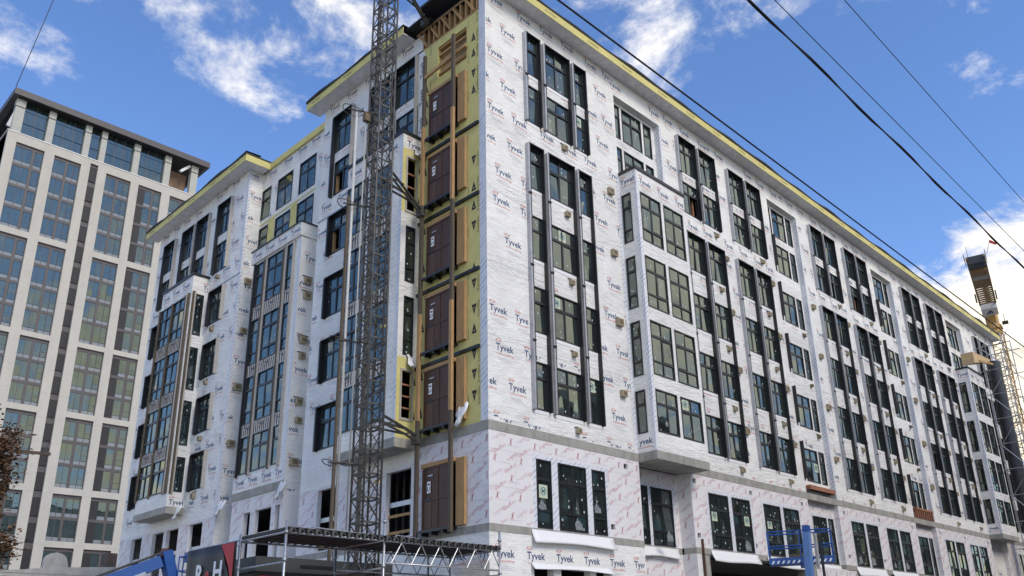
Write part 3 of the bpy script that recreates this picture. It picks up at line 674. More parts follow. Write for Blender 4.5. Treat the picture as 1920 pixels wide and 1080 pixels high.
# strip of wrap beside the yellow zone and the timber framing above it
b = MB()
for k in range(12):
    v = .5+k*.34; b.fbox(FL, -v-.05, -v+.05, -.25, -.02, 26.06, 27.1)
b.fbox(FL, -4.4, -.4, -.25, -.0, 26.06, 26.14); b.fbox(FL, -4.4, -.4, -.25, -.01, 27.1, 27.2); b.obj('roof_framing', 'wood', BLD)
for k in range(5):
    v = .6+k*.75; b = MB(); b.bar(FL.P(-v, .02, 26.15), FL.P(-v-.6, .02, 27.1), .06, .1); b.obj('truss_web', 'wood', BLD)
b = MB(); b.fbox(FL, -2.9, -1.09, -.4, -.24, 24.1, 25.66); b.obj('opening_sheathing', 'plywood', BLD)
for z in (24.35, 24.85, 25.3, 25.62):
    b = MB(); b.fbox(FL, -2.95, -1.05, -.16, -.06, z-.05, z+.05); b.obj('timber_rail', 'wood', BLD)
b = MB(); b.bar(FL.P(-3.3, .35, 24.15), FL.P(-1.0, .12, 24.62), .09, .14); b.obj('timber_rail', 'wood', BLD)
# windows of the long left wall
lwin = [lw(4.22, 5.74, 7), lw(5.98, 7.45, 7), lw(8.92, 10.42, 7), lw(4.15, 5.65, 6), lw(5.9, 7.4, 6), lw(8.86, 10.34, 6)]
lwin += [lw(8.86, 10.34, f) for f in range(2, 6)]
lh = [x[:4] for x in lwin]
wl = wall('wall', BLD, FL, -11.5, -3.9, 8.1, ZR, lh+[(-7.75, -3.9, 8.94, 21.55, .02)], 'wrap')
pr = Print(FL, .005, [(h[0]-.08, h[1]+.1, h[2]-.05, h[3]+.06) for h in lh]+[(-7.8, -3.8, 8.0, 21.7)], (-11.48, -3.92, 8.1, ZR)); wrap_rows(pr, -11.5, -3.9, 8.1, ZR); pr.done(wl, WRAPM)
for (a0, a1, z0, z1, k, f) in lwin:
    op = 0 if (f in (5, 6) and a0 < -10) else None
    window(BLD, FL, a0, a1, z0, z1, k, d=.02, sash=0 if f < 7 else None, open_=op)
    if op is not None:
        b = MB(); b.fbox(FL, a0+.06, a0+.14, -.2, -.05, z0, z0+1.2); b.fbox(FL, a0+.1, a0+.7, -.25, -.18, z0+.2, z0+.3); b.obj('timber_brace', 'wood', BLD)
for c0, c1 in ((4.22, 5.74), (5.98, 7.45), (8.92, 10.42)): surround(BLD, FL, -c1, -c0, SILL[6], HEAD[7], left='black_frame', right='cream_rail', floors=())
for f in range(2, 6): surround(BLD, FL, -10.34, -8.86, SILL[f], HEAD[f], left='black_frame', right='cream_rail')
b = MB(); b.quad(FL.P(-4.1, .006, 21.6), FL.P(-3.75, .006, 21.6), FL.P(-3.75, .006, 26.0), FL.P(-4.1, .006, 26.0)); ow = b.obj('wall_strip', 'wrap', BLD, fix=False)
pr = Print(FL, .011)
for z in (21.9, 23.3, 24.7): pr.text('Tyvek', -3.82, z, .84, 0, ang=math.pi/2, bold=.012)
pr.done(ow, WRAPM)
# recess wall (0.85 m back)
fX = Fr('L', .85); rh = [(-18.9, -17.95, 24.05, 25.9, 'narrow'), (-17.25, -15.72, 24.05, 25.9, 'plain2'), (-15.05, -13.5, 24.05, 25.9, 'plain2'), (-18.9, -17.95, 21.7, 23.55, 'narrow'), (-17.22, -15.72, 21.7, 23.55, 'plain2'), (-15.05, -13.5, 21.7, 23.55, 'plain2')]
for x0, x1 in ((-18.9, -17.4), (-12.85, -11.5)): wall('wall', BLD, fX, x0, x1, 0, 8.3, [], 'glasroc')
wl = wall('wall', BLD, fX, -18.9, -11.5, 8.3, ZR+.1, [h[:4] for h in rh], 'wrap')
pr = Print(fX, .005, [(h[0]-.05, h[1]+.05, h[2]-.05, h[3]+.05) for h in rh], (-18.9, -11.5, 21, ZR)); wrap_rows(pr, -18.9, -11.5, 21, ZR, dens=.8); pr.done(wl, WRAPM)
for h in rh: window(BLD, fX, *h[:4], h[4], d=.02)
for x0, x1 in ((-17.93, -17.3), (-15.68, -15.1)):
    b = MB(); b.fbox(fX, x0, x1, .001, .02, 21.65, 23.72); b.obj('yellow_panel', 'yellow_board', BLD)
b = MB(); b.fbox(fX, -18.9, -13.4, .001, .022, 23.72, 23.80); b.obj('yellow_panel', 'yellow_board', BLD)
b = MB(); b.fbox(fX, -18.2, -11.5, .0, .1, 26.95, 27.33); b.obj('fascia', 'yellow_board', BLD)
# return walls of the recess (face the street corner) 
fQ = Fr('R', 18.9); wq = wall('wall', BLD, fQ, 0, .85, 5.4, ZR, [], 'wrap')
pr = Print(fQ, .005, [], (0, .85, 8.2, ZR)); 
for z, off in ROWS: wrap_logo(pr, -.45+off*.6, z, 1.0)
pr.done(wq, WRAPM)
for z in (20.37, 17.55, 14.55, 11.6): vent(BLD, fQ, .42, z, s=.4)
b = MB(); b.quad((0, 11.5, 5.4), (.85, 11.5, 5.4), (.85, 11.5, ZR), (0, 11.5, ZR)); b.obj('wall', 'wrap', BLD, fix=False)
# bay standing in the recess
def strips(fr, a0, a1, z0, z1, d=.0):
    n = max(2, int((a1-a0)/.17)); wd = (a1-a0)/n
    for k in range(n):
        b = MB(); b.fbox(fr, a0+k*wd+.02, a0+k*wd+.055, d+.002, d+.03, z0, z1); b.obj('furring_strip', 'grey_timber', BLD)
b2 = []
for f in range(2, 6):
    lo = SILL[2] if f == 2 else HEAD[f]-2.4
    for v0, v1, k in ((16.3, 17.02, 'narrow3'), (14.45, 15.92, 'wide3'), (13.45, 14.07, 'narrow3')): b2.append((-v1, -v0, lo, HEAD[f]-.02, k if f > 2 else k[:-1]))
fB = Fr('L', -.02)
wl = wall('wall', BLD, fB, -17.4, -12.85, 8.9, 20.62, [h[:4] for h in b2], 'wrap')
pr = Print(fB, .005, [(h[0]-.03, h[1]+.03, h[2], h[3]) for h in b2], (-17.4, -12.86, 8.95, 20.6)); 
for f in (3, 4, 5): wrap_logo(pr, -16.9, HEAD[f]-2.5, .8); wrap_logo(pr, -15.6, HEAD[f]-2.5, .8); wrap_logo(pr, -14.1, HEAD[f]-2.5, .8)
for k in range(4): wrap_logo(pr, -17.2+k*1.2, 9.45)
pr.done(wl, WRAPM)
for h in b2: window(BLD, fB, *h[:4], h[4], d=.03, sash=1 if 'wide' in h[4] else None)
for f in (3, 4, 5):
    for v0, v1 in ((16.3, 17.02), (14.45, 15.92), (13.45, 14.07)): strips(fB, -v1, -v0, HEAD[f-1]+.02, HEAD[f]-2.45)
for v in (16.1, 14.26): 
    b = MB(); b.fbox(fB, -v-.07, -v+.05, .002, .09, 9.6, 20.5); b.obj('timber_mullion', 'grey_timber', BLD); b = MB(); b.fbox(fB, -v+.055, -v+.10, .002, .07, 9.6, 20.5); b.obj('timber_mullion', 'cream_rail', BLD)
for v, m_ in ((17.1, 'black_frame'), (13.36, 'cream_rail')):
    b = MB(); b.fbox(fB, -v-.05, -v+.02, .002, .12, 9.6, 20.55); b.obj('fin', m_, BLD)
fBs = Fr('R', 12.85); ws = wall('wall', BLD, fBs, -.02, .85, 8.3, 20.62, [], 'wrap')
pr = Print(fBs, .005, [], (0, .85, 8.4, 20.6)); 
for z, off in ROWS: wrap_logo(pr, -.5+off*.6, z-.5)
pr.done(ws, WRAPM)
for f, z in enumerate((18.38, 17.54, 15.39, 14.59, 12.4, 11.6, 9.7)): vent(BLD, fBs, .4, z, s=.36)
b = MB(); b.fbox(FL, -17.5, -12.78, -.85, .12, 20.62, 21.3); cr_ = b.obj('crown_band', 'wrap', BLD)
pr = Print(FL, .124, [], (-17.5, -12.8, 20.6, 21.3))
for k in range(4): wrap_logo(pr, -17.3+1.2*k, 21.1)
pr.done(cr_, WRAPM)
b = MB(); b.fbox(FL, -17.55, -12.73, -.8, .17, 21.301, 21.36); b.obj('coping', 'black_frame', BLD)
b = MB(); b.fbox(FL, -17.4, -12.9, -.8, .02, 8.55, 8.9); b.obj('bay_slab', 'concrete', BLD)
# left section
sw = [lw(27.6, 29.06, 7), lw(25.02, 26.52, 7), lw(23.16, 24.62, 7), lw(20.52, 22.0, 7), lw(27.6, 29.06, 6), lw(25.02, 26.52, 6), lw(23.16, 24.62, 6), lw(20.52, 22.0, 6)]
sw += [lw(20.48, 21.98, f) for f in range(2, 6)]
swl = [lw(28.0, 29.3, f) for f in range(2, 6)]
sw += swl
lh = [x[:4] for x in sw]
wl = wall('wall', BLD, FL, -30.2, -18.9, 8.1, ZR, lh+[(-26.35, -22.48, 8.94, 21.55, .02)], 'wrap')
pr = Print(FL, .005, [(h[0]-.08, h[1]+.1, h[2]-.05, h[3]+.06) for h in lh]+[(-26.5, -22.4, 8.0, 21.7)], (-30.15, -18.92, 8.1, ZR)); wrap_rows(pr, -30.2, -18.9, 8.1, ZR); pr.done(wl, WRAPM)
for (a0, a1, z0, z1, k, f) in sw: window(BLD, FL, a0, a1, z0, z1, k, d=.02, sash=0 if f < 7 else None)
for c0, c1 in ((27.6, 29.06), (25.02, 26.52), (23.16, 24.62), (20.52, 22.0)): surround(BLD, FL, -c1, -c0, SILL[6], HEAD[7], left='black_frame', right='cream_rail')
for f in range(2, 6):
    surround(BLD, FL, -21.98, -20.48, SILL[f], HEAD[f], left='black_frame', right='cream_rail'); surround(BLD, FL, -29.3, -28.0, SILL[f], HEAD[f], left='black_frame', right='cream_rail')
    vent(BLD, FL, -21.4, SILL[f]-.32, s=.3)
vent(BLD, FL, -21.4, 21.35, s=.3)
for a0, a1 in ((-11.5, -7.9), (-30.2, -26.5), (-22.3, -18.9)):
    b = MB(); b.fbox(FL, a0, a1, .001, .03, 20.72, 20.78); b.obj('ledge', 'grey_rail', BLD)
b = MB(); b.quad(FL.P(-19.1, .006, 8.2), FL.P(-18.9, .006, 8.2), FL.P(-18.9, .006, ZR), FL.P(-19.1, .006, ZR)); b.quad(fB.P(-13.05, .006, 8.9), fB.P(-12.85, .006, 8.9), fB.P(-12.85, .006, 20.6), fB.P(-13.05, .006, 20.6))
b.quad(fQ.P(0, .006, 8.2), fQ.P(.14, .006, 8.2), fQ.P(.14, .006, ZR), fQ.P(0, .006, ZR)); b.obj('corner_tape', 'tape', BLD, fix=False)
# side bays on the left facade
def lbay(v0, v1, near, zt=21.55, zb=8.94, dp=.9):
    fr = Fr('L', -dp); fs = Fr('R', v0); hs = []; ss = []
    for f in range(2, 6):
        lo = SILL[f] if f == 2 else HEAD[f]-2.40
        for x0, x1 in ((v0+.65, v0+2.15), (v0+2.32, v0+3.8)): hs.append((-x1, -x0, lo, HEAD[f]-.03))
        ss.append((-.66, -.2, lo, HEAD[f]-.03))
    wf = wall('wall', BLD, fr, -v1, -v0, zb, zt, hs, 'wrap')
    pr = Print(fr, .005, [(h[0]-.03, h[1]+.03, h[2], h[3]) for h in hs], (-v1, -v0, zb, zt))
    for k in range(3): wrap_logo(pr, -v1+.15+1.25*k, 21.25)
    for f in (3, 4, 5): wrap_logo(pr, -v1+.2, HEAD[f]-2.48, .8); wrap_logo(pr, -v1+1.9, HEAD[f]-2.48, .8)
    pr.done(wf, WRAPM)
    for h in hs: window(BLD, fr, *h, 'wide3' if h[3]-h[2] > 2 else 'wide', d=.03, sash=0)
    for f in (3, 4, 5): strips(fr, -v0-3.8, -v0-.65, HEAD[f-1]+.02, HEAD[f]-2.45)
    if near: # side partly in yellow board with framed openings, partly wrapped with narrow windows
        for z0, z1, m_ in ((zb, 12.0, 'yellow_board'), (12.0, 18.0, 'wrap'), (18.0, 20.9, 'yellow_board'), (20.9, zt, 'wrap')):
            wall('wall', BLD, fs, -dp, 0, z0, z1, ss, m_)
        for i, h in enumerate(ss):
            if i in (1, 2): window(BLD, fs, *h, 'narrow3', d=.02)
            else:
                b = MB(); b.fbox(fs, h[0]-.07, h[0]-.001, .001, .03, h[2]-.1, h[3]+.08); b.fbox(fs, h[1]+.001, h[1]+.07, .001, .03, h[2]-.1, h[3]+.08); b.fbox(fs, h[0], h[1], .001, .03, h[3], h[3]+.08); b.fbox(fs, h[0], h[1], .001, .03, h[2]-.1, h[2]); b.obj('opening_trim', 'cream_rail', BLD)
                for t in (.2, .45, .7):
                    b = MB(); z = h[2]+(h[3]-h[2])*t; b.fbox(fs, h[0], h[1], -.12, -.05, z, z+.06); b.obj('timber_rail', 'red_timber', BLD)
        pr = Print(fs, .006, [], (-dp, 0, zt-.8, zt)); wrap_logo(pr, -.7, 21.3); pr.done(wf, WRAPM)
        pr = Print(fs, .006, [(h[0]-.1, h[1]+.1, h[2]-.1, h[3]+.1) for h in ss])
        for z in (9.7, 11.0, 18.6, 20.0): pr.tri([(-.1, z), (-.02, z), (-.06, z+.34)], 0); pr.tri([(-.88, z+.1), (-.74, z+.1), (-.81, z+.5)], 0)
        pr.done(wf, ['black_print'])
        b = MB(); b.quad(fr.P(-v0-.18, .004, zb), fr.P(-v0, .004, zb), fr.P(-v0, .004, zt), fr.P(-v0-.18, .004, zt)); b.obj('corner_tape', 'tape', BLD, fix=False)
    else:
        ws = wall('wall', BLD, fs, -dp, 0, zb, zt, ss, 'wrap'); pr = Print(fs, .006, [], (-dp, 0, zb, zt)); wrap_logo(pr, -.3, 21.1); wrap_logo(pr, -.8, 9.3); pr.done(ws, WRAPM)
        for i, h in enumerate(ss):
            window(BLD, fs, *h, 'narrow3' if i else 'narrow', d=.02)
        for a in (-.82, -.72):
            b = MB(); b.fbox(fs, a-.04, a+.04, .002, .1, 9.6, 20.6); b.obj('timber_mullion', 'grey_timber' if a < -.8 else 'cream_rail', BLD)
        b = MB(); b.fbox(fr, -v0-.62, -v0-.48, .002, .08, 9.6, 20.5); b.fbox(fr, -v0-.26, -v0-.12, .002, .1, 9.6, 20.5); b.obj('timber_mullion', 'grey_timber', BLD)
        b = MB(); b.fbox(fr, -v0-.4, -v0-.33, .002, .12, 9.6, 20.5); b.obj('timber_mullion', 'cream_rail', BLD)
        b = MB(); b.fbox(fr, -v1+.0, -v1+.08, .002, .1, 9.6, 20.5); b.fbox(fr, -v0-2.29, -v0-2.18, .002, .08, 9.6, 20.5); b.obj('timber_mullion', 'grey_timber', BLD)
    b = MB(); b.quad((0, v1, zb), (-dp, v1, zb), (-dp, v1, zt), (0, v1, zt)); b.obj('wall', 'wrap', BLD, fix=False)
    b = MB(); b.fbox(FL, -v1-.05, -v0+.05, 0, dp+.06, zt, zt+.14); b.obj('coping', 'black_frame', BLD)
    b = MB(); b.fbox(FL, -v1, -v0, .0, dp+.02, 8.60, zb-.001); b.obj('bay_slab', 'concrete', BLD)
lbay(3.9, 7.75, True); lbay(22.48, 26.35, False)
# first floor on the left: boards with empty openings
b = MB(); b.fbox(FL, -7.75, 0, -.5, .012, 8.62, Z2); b.obj('floor_slab', 'concrete', BLD)
oh = [(-5.55, -4.06, 5.6, 8.0), (-10.15, -8.82, 5.6, 8.02), (-28.6, -27.22, 5.6, 7.99), (-25.9, -24.53, 5.6, 7.99), (-24.21, -22.81, 5.6, 7.99), (-21.65, -20.2, 5.6, 7.99), (-3.17, -1.62, 5.56, 7.78)]
for a0, a1 in ((-11.5, 0), (-30.2, -18.9)):
    wl = wall('wall', BLD, FL, a0, a1, 5.55, 8.62 if a0 > -12 else 8.12, oh, 'glasroc', d=-.012, reveal=.2)
    fb = [(h[0]-.06, h[1]+.06, h[2], h[3]+.05) for h in oh]; pr = Print(FL, -.007, fb, (a0, a1, 5.56, 8.6 if a0 > -12 else 8.08)); board_rows(pr, a0, a1, 5.55, 8.62); pr.done(wl, BOARDM)
    seams('board_joint', wl, FL, -.008, a0, a1, 5.55, 8.1, fb, 2.44, 1.22, 'grey_print')
    b = MB(); b.fbox(FL, a0, a1, -.5, .012, 5.30, 5.549); b.obj('floor_slab', 'concrete', BLD)
ob_ = [(-16.27, -15.63, 5.6, 7.88), (-15.22, -13.81, 5.6, 7.88), (-13.49, -13.1, 5.6, 7.88)]
wl = wall('wall', BLD, FL, -17.4, -12.85, 5.4, 8.55, ob_, 'glasroc', d=-.03, reveal=.2); pr = Print(FL, -.025, [(h[0]-.05, h[1]+.05, h[2], h[3]) for h in ob_], (-17.4, -12.9, 5.5, 8.5)); board_rows(pr, -17.4, -12.9, 7.2, 8.5); pr.done(wl, BOARDM)
wall('wall', BLD, Fr('R', 12.85), .03, .85, 5.4, 8.30, [], 'glasroc')
for h in oh[:6]+ob_:
    b = MB(); b.fbox(FL, h[0], h[1], -.18, -.15, 6.72, 6.9); b.obj('steel_strap', 'galvanised', BLD)
for h in oh[:2]:
    for z in (5.75, 6.35):
        b = MB(); b.fbox(FL, h[0], h[1], -.2, -.15, z, z+.1); b.obj('timber_rail', 'wood', BLD)
wall('wall', BLD, FL, -11.5, 0, 0, 5.30, [(-10, -8, 0, 4.2), (-5.6, -4, 0, 4.2)], 'wrap', d=0, reveal=.3)
wall('wall', BLD, FL, -30.2, -11.5, 0, 5.30, [(-28, -25, 0, 4), (-24, -20, 0, 4)], 'glasroc', d=-.012, reveal=.3)
pr = Print(FL, .005, [], (-3, -.05, 3, 5.3)); wrap_logo(pr, -.5, 4.75); wrap_logo(pr, -1.95, 4.75); pr.done(BLD, WRAPM)
# loose wrap hanging below the left-hand bays
def flap(fr, a, z, w_, h_, d0=.03):
    b = MB(); n = 6; P = []
    for j in range(5):
        P.append([fr.P(a+w_*i/n*(1-.12*j)+.03*math.sin(j*2+i), d0+.05*j*abs(math.sin(i*1.3+j))+.03*j, z-h_*j/4+.06*math.sin(i*1.7+j)) for i in range(n+1)])
    b.sheet(P)
    o = b.obj('loose_wrap', 'drape', BLD, smooth=True, fix=False); md = o.modifiers.new('s', 'SOLIDIFY'); md.thickness = .006
flap(FL, -18.6, 8.7, .7, .7); flap(FL, -13.1, 8.8, .5, .75); flap(FL, -22.5, 9.0, .5, .7, .3); flap(FL, -1.35, 9.7, .5, .8, .1); flap(Fr('R', 3.9), -.5, 12.1, .5, .5); flap(Fr('R', 3.9), -.4, 21.0, .5, .4)
# ---- roof, eaves
b = MB(); b.box(.87, 61.98, .02, 30.2, 27.06, 27.3); b.box(.02, .869, .02, 11.5, 27.06, 27.3); b.box(.02, .869, 18.9, 30.2, 27.06, 27.3); b.obj('roof', 'membrane', BLD)
def eave(fr, a0, a1, dep=.68, e0=0, e1=0):
    b = MB(); b.fbox(fr, a0, a1, -.1, dep-.02, 26.955, 27.0); so = b.obj('soffit', 'soffit', BLD)
    pr = Print(fr, 0); 
    b = MB(); b.fbox(fr, a0, a1, dep-.02, dep, 26.93, 27.33); b.obj('fascia', 'yellow_board', BLD)
    pr = Print(fr, dep+.003)
    a = a0+.5
    while a < a1-1: pr.text('DensGlass', a, 27.08, .7, 0, res=1); a += random.uniform(2.2, 2.9)
    pr.done(BLD, ['black_print'])
    # lumpy roofing membrane rolled over the edge
    b = MB(); n = int((a1-a0)/.35); P = []
    for i in range(n+1):
        a = a0+(a1-a0)*i/n; s_ = .05*math.sin(i*.55)+.04*math.sin(i*.23+1)+random.uniform(-.012, .012)
        P.append([fr.P(a, -.2, 27.34), fr.P(a, dep+.03, 27.315), fr.P(a, dep+.05+s_*.4, 27.37+abs(s_)*.3), fr.P(a, dep+.02, 27.46+s_), fr.P(a, -.2, 27.5+s_)])
    for i in range(n):
        for j in range(4): b.quad(P[i][j], P[i+1][j], P[i+1][j+1], P[i][j+1])
    b.obj('roof_edge_membrane', 'membrane', BLD, smooth=False, fix=False)
eave(FR, -.0, 62.4); eave(FL, -12.15, -4.45); eave(FL, -30.9, -18.15)
# eave returns at the recess
b = MB(); b.box(-.66, .75, 18.2, 18.9, 26.957, 27.001); b.obj('soffit', 'soffit', BLD)
b = MB(); b.box(-.68, .76, 18.14, 18.149, 26.93, 27.33); b.obj('fascia', 'yellow_board', BLD)
b = MB(); b.box(-.72, .8, 18.1, 18.9, 27.335, 27.40); b.obj('roof_edge_membrane', 'membrane', BLD)
b = MB(); b.box(-.5, .4, 3.2, 4.5, 27.21, 27.3); b.box(-.7, .3, .4, 3.4, 27.5, 27.62); b.obj('roof_edge_membrane', 'membrane', BLD)
# ---- interior floors, core, far walls
for z in (5.32, 8.64, 11.95, 14.95, 17.95, 20.95, 23.7, 26.7):
    b = MB(); b.box(1.0, 61, 1.3, 29.5, z, z+.2); b.obj('interior_floor', 'interior_grey', BLD)
b = MB(); b.box(4.5, 58, 5, 27, .2, 26.6); b.obj('interior_core', 'dark_interior', BLD)
b = MB(); b.box(61.9, 62, 0.02, 30.2, 0, ZR); b.box(.02, 62, 30.1, 30.2, 0, ZR); b.obj('wall', 'wrap', BLD)
for k in range(14):
    b = MB(); b.box(.95, 1.0, 4.0+k*.42, 4.08+k*.42, 5.55, 8.6); b.obj('steel_stud', 'galvanised', BLD)
# ---- posters and stickers on glass
def poster(fr, a, z, d):
    b = MB(); b.fbox(fr, a, a+.42, d, d+.003, z, z+.46); o = b.obj('poster', 'poster', BLD)
    pr = Print(fr, d+.006); pr.oval(a+.21, z+.24, .15, .15, 0, 14, .78); pr.text('M', a+.13, z+.17, .16, 0, bold=.02); pr.done(o, ['teal_print'])
for a, z in ((2.36, 6.6), (3.42, 13.9), (5.23, 10.95), (13.05, 6.75), (15.7, 6.75), (17.75, 6.8), (14.92, 10.95), (19.5, 10.9), (3.9, 16.9)): poster(FR, a, z, -.02)
poster(FR, 5.25, 22.9, -.02); poster(Fr('R', -.9), 10.2, 10.95, -.02); poster(Fr('R', .3), 24.0, 10.3, -.02)
b = MB()
for p in PANES:
    fr, d, a0, a1, z0, z1, ob = p
    c = Vector(fr.P(a0, 0, z0))
    if (c-CAM).length > 52: continue
    for k in range(random.choice((1, 2, 2, 3))):
        x = random.uniform(a0+.08, a1-.16); z = z0+.07+random.random()**3*(z1-z0-.25); s_ = random.uniform(.04, .075)
        b.quad(fr.P(x, d+.012, z), fr.P(x+s_, d+.012, z), fr.P(x+s_, d+.012, z+s_*1.25), fr.P(x, d+.012, z+s_*1.25))
b.obj('glass_sticker', 'sticker', BLD, fix=False, kind='stuff')
b = MB()
for p in PANES:      # plastic film and boards standing behind some panes
    fr, d, a0, a1, z0, z1, ob = p
    if random.random() > .22 or z1-z0 < .8: continue
    x0 = a0+random.uniform(0, .3)*(a1-a0); x1 = x0+random.uniform(.25, .6)*(a1-a0); x1 = min(x1, a1-.02); zt_ = z0+(z1-z0)*random.uniform(.5, .98)
    b.quad(fr.P(x0, d+.009, z0+.03), fr.P(x1, d+.009, z0+.03), fr.P(x1-random.uniform(0, .15), d+.009, zt_), fr.P(x0+random.uniform(0, .1), d+.009, zt_-random.uniform(0, .2)))
b.obj('protective_film', 'inner_film', BLD, fix=False, kind='stuff')
b = MB()    # torn protective film behind some first-floor panes
for a, z, s_ in ((2.4, 6.2, .4), (4.2, 5.65, .5), (5.3, 6.35, .45), (9.7, 5.65, .5), (15.6, 5.65, .6), (28.7, 5.7, .7), (27.2, 5.7, .6), (33.5, 5.7, .6), (31.8, 5.7, .4), (12.3, 5.7, .3), (17.8, 10.0, .3), (10.7, 10.0, .35), (8.9, 10.0, .3)):
    fr = Fr('R', -.9) if a in (10.7, 8.9) else FR
    for k in range(3):
        x = a+k*.13*s_; b.quad(fr.P(x, -.012, z), fr.P(x+s_*.5, -.012, z+.02), fr.P(x+s_*(.2+.1*k), -.008, z+s_*(.9-.2*k)), fr.P(x-.05, -.012, z+s_*.4))
b.obj('torn_film', 'film', BLD, fix=False)
finish_panes()

# ================================================================== hoist landing gates and posts
for i, z in enumerate((5.62, 9.16, 12.05, 15.05, 18.15, 21.2)):
    n = i+1; h_ = 2.16 if i else 2.14
    g = thing('landing_gate', 'brown hoist landing gate with white plate marked L%d' % n, 'gate', (-.12, 2.4, z), 'hoist landing gates')
    def gb(name, y0, y1, x0, x1, z0, z1, mt): b = MB(); b.box(x0, x1, y0, y1, z0, z1); return b.obj(name, mt, g)
    gb('mesh_panel', -.80, .86, -.012, .0, .02, h_-.02, 'brown_mesh')
    for y in (-.79, -.02, .75): gb('stile', y, y+.03, -.04, -.001, 0, h_, 'brown_steel')
    for zz_ in (0, 1.0, h_-.04): gb('rail', -.75, .75, -.035, -.002, zz_, zz_+.04, 'brown_steel')
    gb('door_leaf', .32, .72, -.03, -.013, .05, 1.0, 'brown_steel'); gb('latch', .36, .7, -.05, -.031, .98, 1.08, 'black_frame')
    p = gb('number_plate', .36, .54, -.05, -.043, 1.25, 1.65, 'white_print')
    pr = Print(Fr('L', 0), .0); pr.fr = Fr('L', -.12-.0505); 
    o = None; pr.text('L%d' % n, -2.4-.53, z+1.33, .15, 0, bold=.03); pr.rect(-2.4-.51, -2.4-.39, z+1.52, z+1.58, 0)
    o = pr.done(None, ['black_print']); 
    if o: o.parent = p; o.matrix_parent_inverse = Matrix.Translation((.12, -2.4, -z))
    gb('sign', .25, .5, -.05, -.04, 1.82, 1.87, 'grey_rail')
    gb('header', -.85, .9, -.05, .12, h_+.02, h_+.16, 'wood')
    gb('side_panel', -1.36, -.93, -.02, .1, 0, h_+.1, 'wood')
    gb('landing_sill', -.85, .85, -.22, .1, -.1, -.01, 'black_frame')
    for y in (-.5, .1, .6): gb('bracket', y, y+.08, -.2, .1, -.2, -.1, 'black_frame')
for y, x, lab in ((3.36, -.3, 'weathered tall timber post left of the hoist gates'), (1.5, -.34, 'weathered tall timber post right of the hoist gates')):
    t = thing('timber_post', lab, 'post', (x, y, 5.4), 'timber posts beside the hoist gates')
    z = 0.0
    for k in range(5):
        b = MB(); o_ = .012*(k % 2); b.box(-.06-o_, .05-o_, -.07, .07, z, z+4.1 if k < 4 else 19.9); b.obj('plank', 'grey_timber' if k % 2 == 0 else 'wood', t); z += 4.1-.002
        if z > 19.7: break

# ================================================================== hoist mast
t = thing('hoist_mast', 'grey steel lattice hoist mast rising past the left facade', 'hoist mast', (-3.2, 2.2, 0))
h = .325; cs = [(-h, -h), (h, -h), (h, h), (-h, h)]
for x, y in cs: b = MB(); b.tube((x, y, 0), (x, y, 30), .036, 8); b.obj('leg', 'mast_steel', t, smooth=True)
z = 4.0; k = 0
while z < 29.5:
    b = MB()
    for i in range(4):
        p, q = cs[i], cs[(i+1) % 4]
        b.bar((*p, z), (*q, z), .035, .06)
        b.bar((*p, z+.03), (*q, z+.74), .022, .022); b.bar((*q, z+.03), (*p, z+.74), .022, .022)
    b.obj('mast_section', 'mast_steel', t); z += .754
b = MB(); b.box(-.08, .06, h+.01, h+.08, 3, 30); b.obj('gear_rack', 'mast_steel', t)
b = MB(); b.tube((.12, -.42, 3.5), (.12, -.42, 30), .028, 6); b.obj('cable', 'cable_black', t)
for z in (8.95, 18.0, 27.2):
    b = MB(); s_ = -.12
    e = Vector((2.75, .95, z))
    for y in (-h, h):
        b.bar((h, y, z), (2.0, .7, z+.05), .07, .07); b.bar((h, y, z-.25), (2.0, .7, z-.15), .06, .06); b.bar((h, y, z-.25), (1.2, (y+.5)/1.6, z+.02), .04, .04)
    b.bar((2.0, .7, z+.05), (2.85, 1.15, z), .08, .08); b.bar((2.0, .7, z-.15), (2.85, 1.15, z-.2), .06, .06); b.bar((2.0, .7, z-.15), (2.4, .9, z+.02), .05, .05); b.box(2.75, 2.95, 1.0, 1.35, z-.3, z+.12)
    b.obj('wall_tie', 'mast_steel', t)
b = MB(); b.box(h+.02, h+.14, -.1, .08, 12.1, 12.22); b.box(h+.02, h+.12, -.1, .08, 6.8, 6.9); b.obj('limit_switch', 'yellow_board', t)
t = thing('hoist_cable_guide', 'tall white pole with wire hoops left of the hoist mast', 'pole', (-3.92, 2.72, 0))
b = MB(); b.tube((0, 0, 4.4), (0, 0, 20.5), .048, 10); b.obj('pole', 'pole_grey', t, smooth=True)
b = MB(); b.tube((.3, -.15, 4.4), (.3, -.15, 20.3), .025, 8); b.obj('conduit', 'cream_rail', t, smooth=True)
b = MB(); b.box(-.16, -.07, .02, .1, 4.4, 16.9); b.obj('timber_batten', 'grey_timber', t)
for z in (7.4, 11.5, 16.6, 20.5):
    b = MB(); pts = [(.45*math.cos(a_)-.1, .28*math.sin(a_)+.05, z+.05*math.cos(a_*2)) for a_ in [2*math.pi*i/12 for i in range(13)]]
    for i in range(12): b.tube(pts[i], pts[i+1], .016, 5)
    b.tube((-.3, .1, z), (.75, -.45, z-.05), .03, 6); b.obj('hoop', 'mast_steel', t)
b = MB(); b.box(.2, .42, -.28, -.08, 20.1, 20.42); b.obj('motor', 'vent_dark', t)

